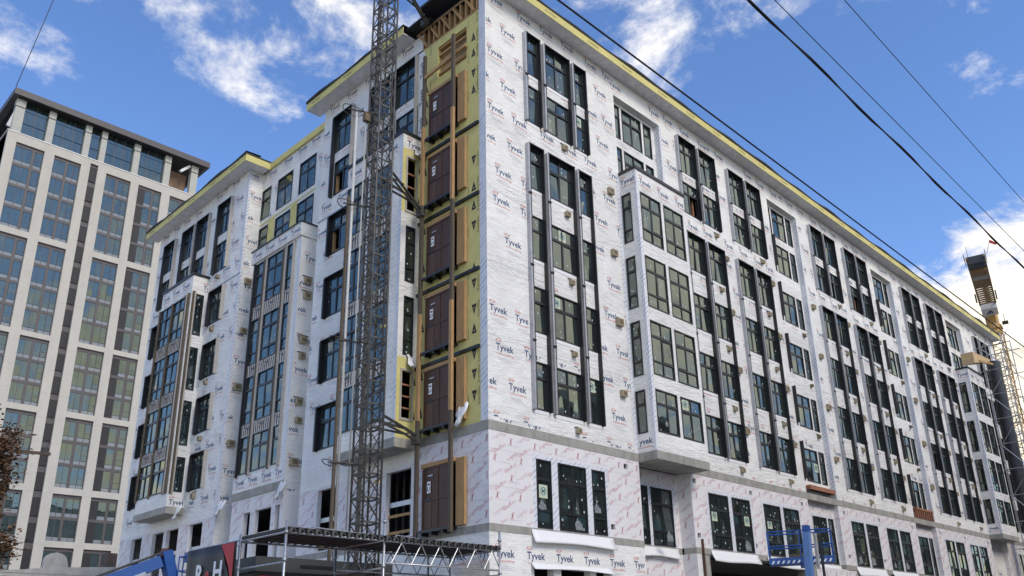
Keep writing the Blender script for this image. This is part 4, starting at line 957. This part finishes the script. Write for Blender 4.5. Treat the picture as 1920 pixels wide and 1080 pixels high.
# ================================================================== scaffold canopy
t = thing('scaffold_canopy', 'tubular steel scaffold canopy with corrugated deck at the building corner', 'scaffold', (-7.65, -.88, 0))
ZD, LX, LY = 4.6, 7.25, 2.3
for x, y, zt in ((0, 0, 4.85), (2.95, 0, 5.35), (LX, 0, 5.15), (0, LY, 4.75), (2.95, LY, 4.6), (LX-.9, LY, 4.9), (LX, LY, 4.6)):
    b = MB(); b.tube((x, y, 0.13), (x, y, zt), .035, 8)
    for z in (zt-.28, 3.9, 3.0): b.tube((x, y, z-.03), (x, y, z+.03), .06, 8)
    b.obj('standard', 'galvanised', t, smooth=True)
b = MB(); b.box(.0, LX, -.05, LY+.05, ZD+.071, ZD+.09); b.obj('gap_darkening_sheet', 'black_frame', t)  # dark sheet added above the planks, standing in for shade between them
n = 30
for k in range(n):
    x = LX*k/n; b = MB(); b.box(x+.02, x+.17, -.12, LY+.1, ZD+.03, ZD+.07); b.box(x+.17, x+.22, -.1, LY+.08, ZD, ZD+.035)
    b.obj('deck_plank', 'cabin_grey', t)
    b = MB(); b.box(x+.02, x+.09, -.13, -.06, ZD-.05, ZD+.09); b.obj('deck_hook', 'mast_steel', t)
for y in (0, LY):
    for z in (ZD-.04, ZD-.62):
        x0 = 2.95 if z < ZD-.3 else 0
        b = MB(); b.tube((x0, y, z), (LX, y, z), .028, 8); b.obj('ledger', 'galvanised', t, smooth=True)
    for k in range(6):
        x = 3.2+k*.68; b = MB(); b.tube((x, y, ZD-.62), (x+.34, y, ZD-.05), .016, 6); b.tube((x+.34, y, ZD-.05), (x+.68, y, ZD-.62), .016, 6); b.obj('truss_web', 'galvanised', t)
for x in (0, 2.95, LX):
    for z in (ZD-.03, ZD-.75):
        b = MB(); b.tube((x, 0, z), (x, LY, z), .028, 8); b.obj('transom', 'galvanised', t, smooth=True)
for x0, x1 in ((2.0, 4.8), (5.0, 6.3)):
    b = MB(); b.tube((x0, LY-.1, ZD+.5), (x1, LY-.1, ZD+.42), .02, 6); b.tube((x0, LY-.1, ZD), (x0, LY-.1, ZD+.5), .02, 6); b.tube((x1, LY-.1, ZD), (x1, LY-.1, ZD+.42), .02, 6); b.obj('guard_rail', 'galvanised', t)
for k, (x, y, m_) in enumerate(((1.9, 1.6, 'wood'), (2.6, 1.8, 'plywood'), (4.3, 1.9, 'white_paint'))):
    o = thing('deck_timber' if k < 2 else 'deck_bucket', ('short brown timber lying on the scaffold deck', 'pale plywood offcut lying on the scaffold deck', 'white pail lying on the scaffold deck')[k], 'timber' if k < 2 else 'pail', (-7.65+x, -.88+y, ZD+.075))
    b = MB()
    if k < 2: b.bar((0, 0, .06), (.8, .1, .06), .12, .1); b.obj('plank', m_, o); b = MB(); b.bar((.1, .1, .14), (.7, -.05, .14), .1, .05); b.obj('plank', m_, o)
    else: b.tube((0, 0, .14), (.3, .06, .14), .13, 12, .15); b.obj('body', m_, o, smooth=True); b = MB(); b.tube((.3, .06, .14), (.32, .064, .14), .16, 12); b.obj('rim', m_, o)
# ---- banner
t = thing('banner', 'black R&H site banner with white letters and a red corner', 'banner', (-7.72, 1.42, 0))
b = MB(); n = 16; H0, H1, W_ = 1.3, 4.58, 2.85
b.sheet([[(.02*math.sin(i*.8+j*.35)-.01, W_*i/n, H0+(H1-H0)*j/10) for i in range(n+1)] for j in range(11)])
o = b.obj('cloth', 'black_banner', t, smooth=True, fix=False); md = o.modifiers.new('s', 'SOLIDIFY'); md.thickness = .004
pr = Print(Fr('L', -7.72), .075); A0 = -(1.42+W_)
pr.text('R', A0+.74, 3.62, .44, 0, bold=.03); pr.text('&', A0+1.24, 3.52, .40, 1, bold=.03); pr.text('H', A0+1.76, 3.62, .47, 0, bold=.03)
pr.tri([(A0+W_-.75, 4.55), (A0+W_-.02, 4.55), (A0+W_-.02, 3.4)], 1); pr.tri([(A0+W_-.75, 4.55), (A0+W_-.02, 3.4), (A0+W_-.3, 4.0)], 1)
o = pr.done(None, ['white_print', 'crimson'], 'printed_letters'); o.parent = t; o.matrix_parent_inverse = Matrix.Translation((7.72, -1.42, 0))
for y in (-.05, W_+.05): b = MB(); b.tube((.06, y, .13), (.06, y, 4.75), .03, 8); b.obj('post', 'galvanised', t, smooth=True)
b = MB(); b.tube((.06, -.05, 4.6), (.06, W_+.05, 4.6), .025, 8); b.obj('rail', 'galvanised', t)
# ---- site cabin below the canopy
t = thing('site_cabin', 'dark grey site cabin with red panels below the scaffold canopy', 'cabin', (-4.6, 3.2, 0))
b = MB(); b.box(-1.9, 2.6, -.6, 1.6, .15, 3.95); b.obj('body', 'cabin_grey', t)
b = MB(); b.box(-2.0, 2.7, -.75, 1.7, 3.951, 4.36); b.obj('roof', 'cabin_grey', t)
for x0 in (-1.8, .4): b = MB(); b.box(x0, x0+2.0, -.63, -.605, 1.2, 3.85); b.obj('panel', 'crimson', t)
for x0 in (-1.95,): b = MB(); b.box(x0, x0+.03, -.5, 1.5, 1.2, 3.85); b.obj('panel', 'crimson', t)
b = MB(); b.box(-.6, .5, -.78, -.755, 4.1, 4.18); b.obj('name_plate', 'black_frame', t)

# ================================================================== boom lifts
def cage(t, ox, oy, oz, wx, wy, hh, ang, mt):
    c, s_ = math.cos(ang), math.sin(ang); T = lambda x, y, z: (ox+x*c-y*s_, oy+x*s_+y*c, oz+z)
    b = MB(); b.hexa([T(-wx/2, -wy/2, 0), T(wx/2, -wy/2, 0), T(wx/2, wy/2, 0), T(-wx/2, wy/2, 0), T(-wx/2, -wy/2, .1), T(wx/2, -wy/2, .1), T(wx/2, wy/2, .1), T(-wx/2, wy/2, .1)]); b.obj('platform', mt, t)
    b = MB(); b.hexa([T(-wx/2, -wy/2-.012, .0), T(wx/2, -wy/2-.012, .0), T(wx/2, -wy/2-.002, .0), T(-wx/2, -wy/2-.002, .0), T(-wx/2, -wy/2-.012, .22), T(wx/2, -wy/2-.012, .22), T(wx/2, -wy/2-.002, .22), T(-wx/2, -wy/2-.002, .22)]); b.obj('toe_board', mt, t)
    k = 0; x = -wx/2+.05
    while x < wx/2-.15:
        b = MB(); b.hexa([T(x, -wy/2-.018, .02), T(x+.06, -wy/2-.018, .02), T(x+.06, -wy/2-.013, .02), T(x, -wy/2-.013, .02), T(x+.06, -wy/2-.018, .12), T(x+.12, -wy/2-.018, .12), T(x+.12, -wy/2-.013, .12), T(x+.06, -wy/2-.013, .12)]); b.obj('hazard_stripe', 'white_print', t); x += .17
    cs = [(-wx/2, -wy/2), (wx/2, -wy/2), (wx/2, wy/2), (-wx/2, wy/2)]
    for i in range(4):
        p, q = cs[i], cs[(i+1) % 4]
        for z in (hh, hh*.55): b = MB(); b.tube(T(*p, z), T(*q, z), .025, 6); b.obj('rail', mt, t)
        for f in (0, .5):
            x, y = p[0]+(q[0]-p[0])*f, p[1]+(q[1]-p[1])*f; b = MB(); b.tube(T(x, y, 0), T(x, y, hh), .022, 6); b.obj('upright', mt, t)
# right: basket in front of the first floor
t = thing('boom_lift', 'blue boom lift with basket raised in front of the first-floor windows', 'boom lift', (11.4, -7.3, 0))
cage(t, -1.98, 1.63, 4.26, 2.1, .85, 1.1, rad(-63), 'lift_blue')
def slab_boom(p, q, w_, d_, mt, name): b = MB(); b.bar(p, q, w_, d_); return b.obj(name, mt, t)
slab_boom((-3.0, 1.05, .9), (-2.92, .86, 5.2), .22, .2, 'boom_blue', 'upper_boom')
slab_boom((-2.92, .86, 5.1), (-2.91, .85, 5.42), .2, .2, 'lift_blue', 'boom_head')
slab_boom((-2.75, .68, 4.0), (-2.74, .66, 5.15), .09, .09, 'cream_rail', 'cylinder')
slab_boom((-2.68, .56, 1.0), (-2.66, .55, 5.1), .06, .08, 'black_frame', 'cable_track')
slab_boom((-2.95, .9, 4.3), (-2.1, 1.55, 4.2), .16, .16, 'lift_blue', 'jib')
b = MB(); b.box(-4.0, -2.0, .0, 2.1, .45, 1.1); b.obj('chassis', 'lift_blue', t)
for x, y in ((-3.8, -.05), (-2.3, -.05), (-3.8, 1.9), (-2.3, 1.9)): b = MB(); b.tube((x, y, .43), (x, y+.3, .43), .43, 18); b.obj('wheel', 'black_frame', t, smooth=False)
b = MB(); b.box(-2.1, -1.8, 1.5, 2.0, 4.37, 4.62); b.obj('toolbox', 'vent_dark', t)
# left: folded boom beside the banner
t = thing('boom_lift', 'blue articulated boom lift folded left of the black banner', 'boom lift', (-5.8, 11.8, 0))
slab_boom((-2.6, .75, 3.7), (.35, -.4, 5.05), .38, .42, 'lift_blue', 'lower_boom'); slab_boom((-2.7, .70, 3.98), (.2, -.42, 5.3), .3, .06, 'cabin_grey', 'boom_cover')
slab_boom((.42, -.45, 5.4), (.95, -.62, 3.6), .42, .36, 'lift_blue', 'upper_boom'); slab_boom((.3, -.5, 5.15), (.52, -.42, 5.42), .3, .3, 'brown_steel', 'knuckle')
slab_boom((-1.5, .2, 4.0), (-.2, -.5, 4.6), .12, .12, 'grey_rail', 'cylinder')
cage(t, 1.35, -.85, 4.1, .8, .8, 1.1, rad(-46), 'lift_blue')
b = MB(); b.box(.95, 1.3, -1.2, -.85, 5.0, 5.35); b.obj('control_box', 'lift_blue', t)
b = MB(); b.box(-3.4, -1.2, -.2, 1.9, .45, 1.3); b.obj('chassis', 'lift_blue', t); slab_boom((-2.4, .7, 1.3), (-2.5, .72, 3.9), .5, .5, 'lift_blue', 'turret')
for x, y in ((-3.2, -.25), (-1.6, -.25), (-3.2, 1.7), (-1.6, 1.7)): b = MB(); b.tube((x, y, .43), (x, y+.3, .43), .43, 18); b.obj('wheel', 'black_frame', t)

# ================================================================== building across the street (out of frame, mirrored in the glass)
t = thing('street_building', 'dark brick building across the street, seen only as reflections in the glass', 'building', (70, -36, 0))
b = MB(); b.box(-62, 62, -8, 8, 0, 21); b.obj('wall', 'brick_dark', t)
b = MB(); b.box(-62.3, 62.3, 7.7, 8.4, 21.001, 21.6); b.obj('cornice', 'stucco', t)
for f in range(6):
    for k in range(28):
        if f < 1: continue
        x = -60+k*4.35; b = MB(); b.box(x, x+1.6, 8.001, 8.05, f*3.4+.9, f*3.4+2.7); b.obj('window', 'glass', t)

# ================================================================== high-rise tower
T = thing('tower_building', 'tall cream high-rise with dark glazed bays and a columned glass top storey', 'building', (0, 0, 0))
YT = 86.5; ft = Fr('R', YT); X0, X1 = 1.1, 25.4
bays = [(2.2, 5.4), (6.55, 9.72), (12.84, 16.0), (17.03, 20.13), (21.29, 24.4)]
strip = (10.8, 11.75)
groups = [(62.26, 50.9, 4), (50.1, 38.65, 4), (38.02, 29.9, 3), (29.2, 20.95, 3), (20.2, 14.9, 2), (14.2, 8.9, 2)]
th = [(a0, a1, z0, z1, .35) for a0, a1 in bays for z1, z0, n in groups]+[(strip[0], strip[1], 0, 62.9, .35)]
tw = wall('wall', T, ft, X0, X1, 0, 63.45, th, 'cream_panel')
b = MB(); b.box(X0, X1, YT+.4, YT+24, 0, 63.4); b.obj('core', 'bronze_panel', T)
b = MB(); b.quad((X0, YT, 0), (X0, YT+24, 0), (X0, YT+24, 63.45), (X0, YT, 63.45)); b.obj('wall', 'cream_panel', T, fix=False)
b = MB(); b.box(X0-.1, X1+.1, YT-.06, YT+24, 63.451, 63.56); b.obj('coping', 'white_paint', T)
PT = MB(); PT.box(-.5, .5, -.5, .5, -.5, .5); ptm = PT.mesh('pane', 'tower_glass'); PT.fix(ptm); spm = PT.mesh('spandrel', 'spandrel_glass')
PT.fix(spm); bzm = PT.mesh('mullion', 'bronze_panel'); PT.fix(bzm); chm = PT.mesh('panel', 'charcoal_panel'); PT.fix(chm)
TC, TM = {}, {}
def tb(name, me, a0, a1, z0, z1, dd, th_, par=T, tilt=True):
    TC[name] = TC.get(name, 0)+1
    if TC[name] > 300: TM.setdefault((name, me.materials[0].name), MB()).fbox(ft, a0, a1, dd-th_/2, dd+th_/2, z0, z1); return
    o = link(name, me, par, ft.P((a0+a1)/2, dd, (z0+z1)/2), 0, (a1-a0, th_, z1-z0))
    if tilt: o.rotation_euler = (random.gauss(0, .006), 0, random.gauss(0, .006))
    return o
for z1, z0, n in groups:
    for bi, (a0, a1) in enumerate(bays):
        if bi == 4 and z1 < 60: continue
        sh_ = (z1-z0)/n; W_ = a1-a0
        bb = MB(); D0, D1 = -.34, -.22
        bb.fbox(ft, a0, a1, D0, D1, z1-.42, z1); bb.fbox(ft, a0, a0+.06, D0, D1, z0, z1); bb.fbox(ft, a1-.06, a1, D0, D1, z0, z1)
        ml = {0: .66, 1: .5, 2: .48, 3: .66, 4: .5}[bi]; m0 = a0+W_*ml-.14; m1 = m0+.28
        bb.fbox(ft, m0, m1, D0, D1-.001, z0, z1-.42)
        for k in range(n):
            zb = z0+k*sh_; 
            if k: bb.fbox(ft, a0+.06, a1-.06, D0, D1-.002, zb-.24, zb+.12)
        dark0 = a0+.06
        x_start = a0+.06
        win = bb.obj('window_bay', 'bronze_panel', T)
        if bi == 3:
            x_start = a0+1.0; tb('panel', chm, a0+.06, x_start, z0, z1-.4, -.29, .05, T, False)
        for k in range(n):
            zb = z0+k*sh_+(.12 if k else .05); zt_ = z0+(k+1)*sh_-(.24 if k < n-1 else .42)
            cols = []
            for c0, c1 in ((x_start, m0), (m1, a1-.06)):
                if c1-c0 < .3: continue
                nn = 2 if c1-c0 > 1.0 else 1; wd = (c1-c0)/nn
                for q in range(nn): cols.append((c0+q*wd, c0+(q+1)*wd))
            for q, (c0, c1) in enumerate(cols):
                sp_ = zb+.45
                tb('spandrel', spm, c0+.03, c1-.03, zb, sp_-.02, -.30, .03, T, False)
                if q == len(cols)-1 and c1-c0 < 1.2:
                    mid = sp_+(zt_-sp_)*.36; tb('pane', ptm, c0+.05, c1-.05, sp_+.03, mid-.03, -.285, .03); tb('pane', ptm, c0+.05, c1-.05, mid+.03, zt_-.02, -.285, .03)
                    tb('mullion', bzm, c0, c1, mid-.03, mid+.03, -.27, .03, T, False)
                else: tb('pane', ptm, c0+.02, c1-.02, sp_+.02, zt_-.01, -.29, .03)
                tb('mullion', bzm, c1-.02, c1+.02, zb, zt_, -.275, .03, T, False)
z = 62.9; k = 0
while z > 1:
    tb('panel', chm, strip[0], strip[1], z-2.45, z-.42, -.3, .05, T, False); tb('panel', bzm, strip[0], strip[1], z-.40, z-.05, -.28, .05, T, False); z -= 2.86
# panel joints on the piers
b = MB(); z = 3.0
while z < 62:
    for a0, a1 in ((X0, 2.2), (5.4, 6.55), (9.72, 10.8), (11.75, 12.84), (16.0, 17.03), (20.13, 21.29), (24.4, X1)): b.fbox(ft, a0, a1, .001, .006, z, z+.05)
    z += 2.86
b.obj('panel_joint', 'column_grey', T)
# top storey
b = MB(); b.box(.78, 26.0, YT-1.4+.6, YT+24, 68.25, 69.1); ro = b.obj('roof', 'bronze_panel', T)
b = MB(); b.box(1.5, 25.5, YT-.6, YT+20, 68.18, 68.249); b.obj('roof_soffit', 'charcoal_panel', T)
cols_ = [(1.35, 2.4), (5.15, 5.95), (9.55, 10.3), (11.6, 12.3), (15.85, 16.65), (20.05, 20.9), (23.8, 24.75)]
for c0, c1 in cols_:
    b = MB(); b.box(c0, c1, YT-.02, YT+.8, 63.57, 68.17); b.obj('column', 'column_grey', T)
    b = MB(); b.box(c0-.04, c1+.04, YT-.06, YT+.84, 67.05, 67.15); b.obj('column_joint', 'charcoal_panel', T)
for i in range(len(cols_)-1):
    if i == 5: continue
    g0, g1 = cols_[i][1], cols_[i+1][0]; nn = max(1, round((g1-g0)/1.25)); wd = (g1-g0)/nn
    for k in range(nn):
        for z0, z1 in ((63.6, 65.2), (65.3, 67.0), (67.06, 68.15)):
            tb('pane', ptm, g0+k*wd+.03, g0+(k+1)*wd-.03, z0, z1, -.5, .03)
        tb('mullion', bzm, g0+k*wd-.03, g0+k*wd+.03, 63.56, 68.17, -.47, .06, T, False)
b = MB(); b.box(2.4, 20.0, YT+.9, YT+14, 63.57, 68.17); b.obj('penthouse_wall', 'charcoal_panel', T)
b = MB(); b.box(20.9, 24.0, YT+2.2, YT+4, 63.57, 67.4); b.obj('terrace_wall', 'ipe_soffit', T)
b = MB(); b.bar((22.3, YT+.2, 66.6), (23.6, YT+.3, 68.0), .4, .35); b.obj('brace', 'white_paint', T)
b = MB(); b.bar((1.2, YT+1, 64.5), (1.9, YT+.2, 67.8), .5, .5); b.obj('brace', 'white_paint', T)

for (n_, mn), mb in TM.items(): mb.obj(n_, mn, T, kind='stuff')
# ================================================================== low old building with arched parapet
t = thing('low_building', 'low grey stucco building with arched parapet at the foot of the tower', 'building', (0, 46, 0))
b = MB(); b.box(-9, 6, 0, 12, 0, 7.6); b.obj('wall', 'stucco', t)
pts = [(-9, 7.6), (6, 7.6), (6, 8.3), (2.6, 8.1), (2.5, 8.5)]+[(1.75+.75*math.cos(a_), 8.45+.62*math.sin(a_)) for a_ in [math.pi*i/8 for i in range(9)]]+[(1.0, 8.0), (-1, 7.75), (-9, 7.75)]
b = MB(); b.poly([(x, -.05, z) for x, z in pts], (0, 1, 0), .4); b.obj('parapet', 'stucco', t)
b = MB(); b.box(-9.1, 6.1, -.2, -.051, 7.35, 7.55); b.obj('cornice', 'stucco', t)
b = MB(); b.box(5.3, 6.0, .4, 1.6, 7.6, 9.3); b.obj('chimney', 'brick_dark', t)

# ================================================================== crane
t = thing('tower_crane', 'yellow tower crane standing behind the far end of the building', 'crane', (127.15, 15.3, 0))
h = .95; cs = [(-h, -h), (h, -h), (h, h), (-h, h)]
for x, y in cs: b = MB(); b.box(x-.09, x+.09, y-.09, y+.09, 0, 48.5); b.obj('leg', 'crane_yellow', t)
z = 0.5
while z < 48:
    b = MB()
    for i in range(4):
        p, q = cs[i], cs[(i+1) % 4]; b.bar((*p, z), (*q, z), .1, .1); b.bar((*p, z), (*q, z+1.5), .09, .09) if i % 2 else b.bar((*q, z), (*p, z+1.5), .09, .09)
    b.obj('mast_section', 'crane_yellow', t); z += 1.5
b = MB(); b.tube((0, 0, 48.4), (0, 0, 49.2), 1.15, 14); b.tube((0, 0, 49.2), (0, 0, 50.0), 1.35, 14, 1.1); b.obj('slewing_ring', 'crane_yellow', t)
b = MB(); b.box(-.8, .8, -.8, .8, 50.0, 52.0); b.obj('slewing_tower', 'crane_yellow', t)
jd = Vector((-.975, -.222, 0)).normalized(); jn = Vector((-jd.y, jd.x, 0))
def J(s_, n_, z): v = jd*s_+jn*n_; return (v.x, v.y, z)
def jbox(name, s0, s1, n0, n1, z0, z1, mt): b = MB(); b.hexa([J(s0, n0, z0), J(s1, n0, z0), J(s1, n1, z0), J(s0, n1, z0), J(s0, n0, z1), J(s1, n0, z1), J(s1, n1, z1), J(s0, n1, z1)]); return b.obj(name, mt, t)
sg = jbox('sign_board', 1.3, 5.0, -1.15, 1.15, 51.3, 52.3, 'white_print')
b = MB()
for k in range(3):
    n0 = -.55+k*.38; b.hexa([J(2.2, n0, 51.27), J(2.2, n0+.26, 51.27), J(3.9, .1+n0*.3+.16, 51.27), J(3.9, .1+n0*.3, 51.27), J(2.2, n0, 51.29), J(2.2, n0+.26, 51.29), J(3.9, .1+n0*.3+.16, 51.29), J(3.9, .1+n0*.3, 51.29)])
b.obj('emblem', 'lift_blue', t)
for n_ in (-1.1, 1.1): jbox('jib_chord', 5.0, 25.5, n_-.12, n_+.12, 52.0, 52.3, 'crane_brown')
for k in range(9): jbox('jib_rung', 5.3+k*.95, 5.6+k*.95, -1.0, 1.0, 52.02, 52.2, 'crane_brown')
for k in range(8):
    b = MB(); b.bar(J(5.4+k*.95, -1, 52.1), J(6.3+k*.95, 1, 52.1), .1, .1); b.obj('jib_brace', 'crane_brown', t)
jbox('jib_deck', 13.5, 17.5, -1.15, 1.15, 51.9, 52.1, 'crane_brown'); jbox('winch_cover', 17.5, 19.8, -1.05, 1.05, 51.6, 52.1, 'stucco'); jbox('counterweight', 19.8, 22.0, -1.1, 1.05, 51.3, 52.5, 'crane_brown')
jbox('counterweight', 22.4, 23.4, -1.2, 1.1, 51.5, 52.6, 'cabin_grey'); jbox('counterweight', 24.3, 24.8, -1.2, 1.1, 51.5, 52.6, 'cabin_grey')
for n_ in (-1.4, 1.4): jbox('side_panel', 8.0, 9.6, n_-.1, n_+.1, 51.5, 52.5, 'cabin_grey')
for n_ in (-1.4, 1.3):
    b = MB()
    for s0, s1, z in ((22.5, 25.3, 53.0), (22.5, 25.3, 52.5)): b.tube(J(s0, n_, z), J(s1, n_, z), .05, 5)
    for s_ in (22.5, 25.3): b.tube(J(s_, n_, 52.0), J(s_, n_, 53.0), .04, 5)
    b.obj('hand_rail', 'cabin_grey', t)
for n_ in (-1.75, 1.75):
    b = MB(); b.bar(J(-.5, n_, 50), J(1.2, n_, 50), .9, .08); 
    for s_ in (-.5, 1.2): b.tube(J(s_, n_, 50), J(s_, n_, 51.2), .05, 5)
    b.tube(J(-.5, n_, 51.2), J(1.2, n_, 51.2), .05, 5); b.obj('walkway', 'cabin_grey', t)
b = MB(); b.tube(J(24.5, 1.5, 52.6), J(24.5, 2.2, 54.6), .03, 5); b.tube(J(24.5, -.9, 52.6), J(24.5, -.9, 54.4), .03, 5); b.obj('flag_pole', 'cabin_grey', t)
b = MB(); b.poly([J(24.5, 2.2, 54.6), J(24.5, 3.0, 53.8), J(24.5, 2.8, 53.6), J(24.5, 2.05, 54.15)], jd, .03); b.obj('flag', 'crimson', t)

# ================================================================== rubbish chute, end scaffold, plywood deck
t = thing('rubbish_chute', 'tall black sectional rubbish chute at the far end of the facade', 'chute', (55.0, -1.5, 0))
z = 23.0
while z > 1.2:
    b = MB(); b.tube((0, 0, z), (0, 0, z-2.1), .53, 18, .47); b.obj('section', 'chute_black', t); z -= 2.0
t = thing('end_scaffold', 'thin tube scaffold wrapped round the black chute', 'scaffold', (53.9, -1.1, 0))
for x, y in ((0, 0), (2.6, 0), (0, -1.6), (2.6, -1.6), (5, -.2)):
    b = MB(); b.tube((x, y, 0), (x, y, 25.0), .04, 6); b.obj('standard', 'galvanised', t)
z = 6.0; k = 0
while z < 25:
    for y in (0, -1.6): b = MB(); b.tube((-.6, y, z), (5.2, y, z), .035, 6); b.obj('ledger', 'galvanised', t)
    for x in (0, 2.6): b = MB(); b.tube((x, .6, z+.1), (x, -2.2, z+.1), .035, 6); b.obj('transom', 'galvanised', t)
    b = MB(); b.tube((0 if k % 2 else 2.6, -1.6, z), (2.6 if k % 2 else 0, -1.6, z+2.0), .03, 6); b.tube((0, 0 if k % 2 else -1.6, z), (0, -1.6 if k % 2 else 0, z+2), .03, 6); b.obj('brace', 'galvanised', t); z += 2.0; k += 1
t = thing('plywood_platform', 'brown plywood platform on top of the far bay', 'platform', (51.9, -.5, 21.9))
b = MB(); b.poly([(-1.6, 0, 0), (1.6, -.3, .8), (1.6, -.3, .95), (-1.6, 0, .95)], (0, -1, 0), .9); b.obj('sheet', 'plywood', t); b = MB(); b.bar((-1.5, -1.25, .1), (1.7, -1.3, .55), .08, .16); b.obj('joist', 'wood', t)
for k in range(4):
    b = MB(); b.fbox(FR, 53.7, 54.4, .3, .5, 9.3+3*k, 11.3+3*k); o = b.obj('timber_hoarding', 'red_timber', BLD)

# ================================================================== power cables
def cable(p, q, r, sag, label, twist=False, n=24):
    t = thing('power_cable', label, 'cable', p, 'overhead cables'); p, q = Vector(p), Vector(q)
    def pt(f): v = p.lerp(q, f)-p; return v+Vector((0, 0, -sag*4*f*(1-f)))
    b = MB()
    for i in range(n): b.tube(pt(i/n), pt((i+1)/n), r, 6, caps=False)
    b.obj('strand', 'cable_black', t, smooth=True)
    if twist:
        b = MB(); m_ = n*8
        for i in range(m_):
            o0, o1 = [Vector((0, math.cos(x*1.05), math.sin(x*1.05)))*r*1.7 for x in (i, i+1)]; b.tube(pt(i/m_)+o0, pt((i+1)/m_)+o1, r*.8, 5, caps=False)
        b.obj('wrapped_strand', 'cable_black', t, smooth=True)
cable((-40, -13.83, 10.0), (70, -13.84, 10.0), .016, .0, 'black overhead cable running just along the roof edge')
cable((-40, -15.85, 10.0), (70, -15.2, 10.0), .014, .0, 'thick twisted overhead cable, lowest of the three crossing open sky', True)
cable((-40, -15.98, 10.0), (70, -15.75, 10.0), .007, .0, 'thin overhead cable, middle of the three crossing open sky')
cable((-40, -16.6, 10.0), (70, -16.58, 10.0), .006, .0, 'thin overhead cable, highest of the three crossing open sky')

cable((.78, 85.7, 69.1), (6.2, 89.5, 106.0), .05, 0, 'thin wire rising from the corner of the cream tower roof')
# ================================================================== tree and pole at the left edge
t = thing('street_tree', 'brown-leaved street tree at the left edge of the picture', 'tree', (-14.2, 1.6, 0))
b = MB(); b.tube((0, 0, 0), (.05, 0, 3.2), .16, 10, .12); b.tube((.05, 0, 3.2), (.2, .1, 6.2), .12, 8, .05); b.obj('trunk', 'bark', t, smooth=True)
b = MB(); tips = []
for k in range(34):
    z = random.uniform(2.9, 6.2); a_ = random.uniform(0, 6.28); ln = random.uniform(.7, 1.6)*(1.0 if z < 5 else .7); p = Vector((.1, .05, z)); q = p+Vector((math.cos(a_)*ln, math.sin(a_)*ln, random.uniform(.1, .9)))
    b.tube(p, q, .035, 5, .012)
    for j in range(4):
        s_ = p.lerp(q, random.uniform(.4, 1)); e = s_+Vector((random.uniform(-.45, .45), random.uniform(-.45, .45), random.uniform(-.1, .5))); b.tube(s_, e, .012, 4, .004); tips.append((s_, e))
b.obj('limbs', 'bark', t)
b = MB()
for s_, e in tips:
    for j in range(62):
        c = s_.lerp(e, random.uniform(.1, 1.15))+Vector((random.gauss(0, .13), random.gauss(0, .13), random.gauss(0, .12))); a_ = random.uniform(0, 6.28); r_ = random.uniform(.04, .075)
        d1 = Vector((math.cos(a_), math.sin(a_), random.uniform(-.8, .4))).normalized()*r_; d2 = d1.cross(Vector((random.uniform(-1, 1), random.uniform(-1, 1), 1))).normalized()*r_*.6
        b.quad(c-d1, c-d2*.9, c+d1*.9, c+d2)
b.obj('crown', 'leaf_brown', t, fix=False)
t = thing('utility_pole', 'wooden utility pole with crossarm behind the brown tree', 'pole', (-7.9, 23.4, 0))
b = MB(); b.tube((0, 0, 0), (0, 0, 11.2), .15, 10, .11); b.obj('post', 'bark', t, smooth=True)
b = MB(); b.bar((-1.6, .3, 10.9), (1.6, -.3, 10.9), .1, .13); b.obj('crossarm', 'bark', t)
for x in (-1.4, -.7, .7, 1.4): b = MB(); b.tube((x, -x*.19, 10.96), (x, -x*.19, 11.25), .045, 8, .03); b.obj('insulator', 'cabin_grey', t)
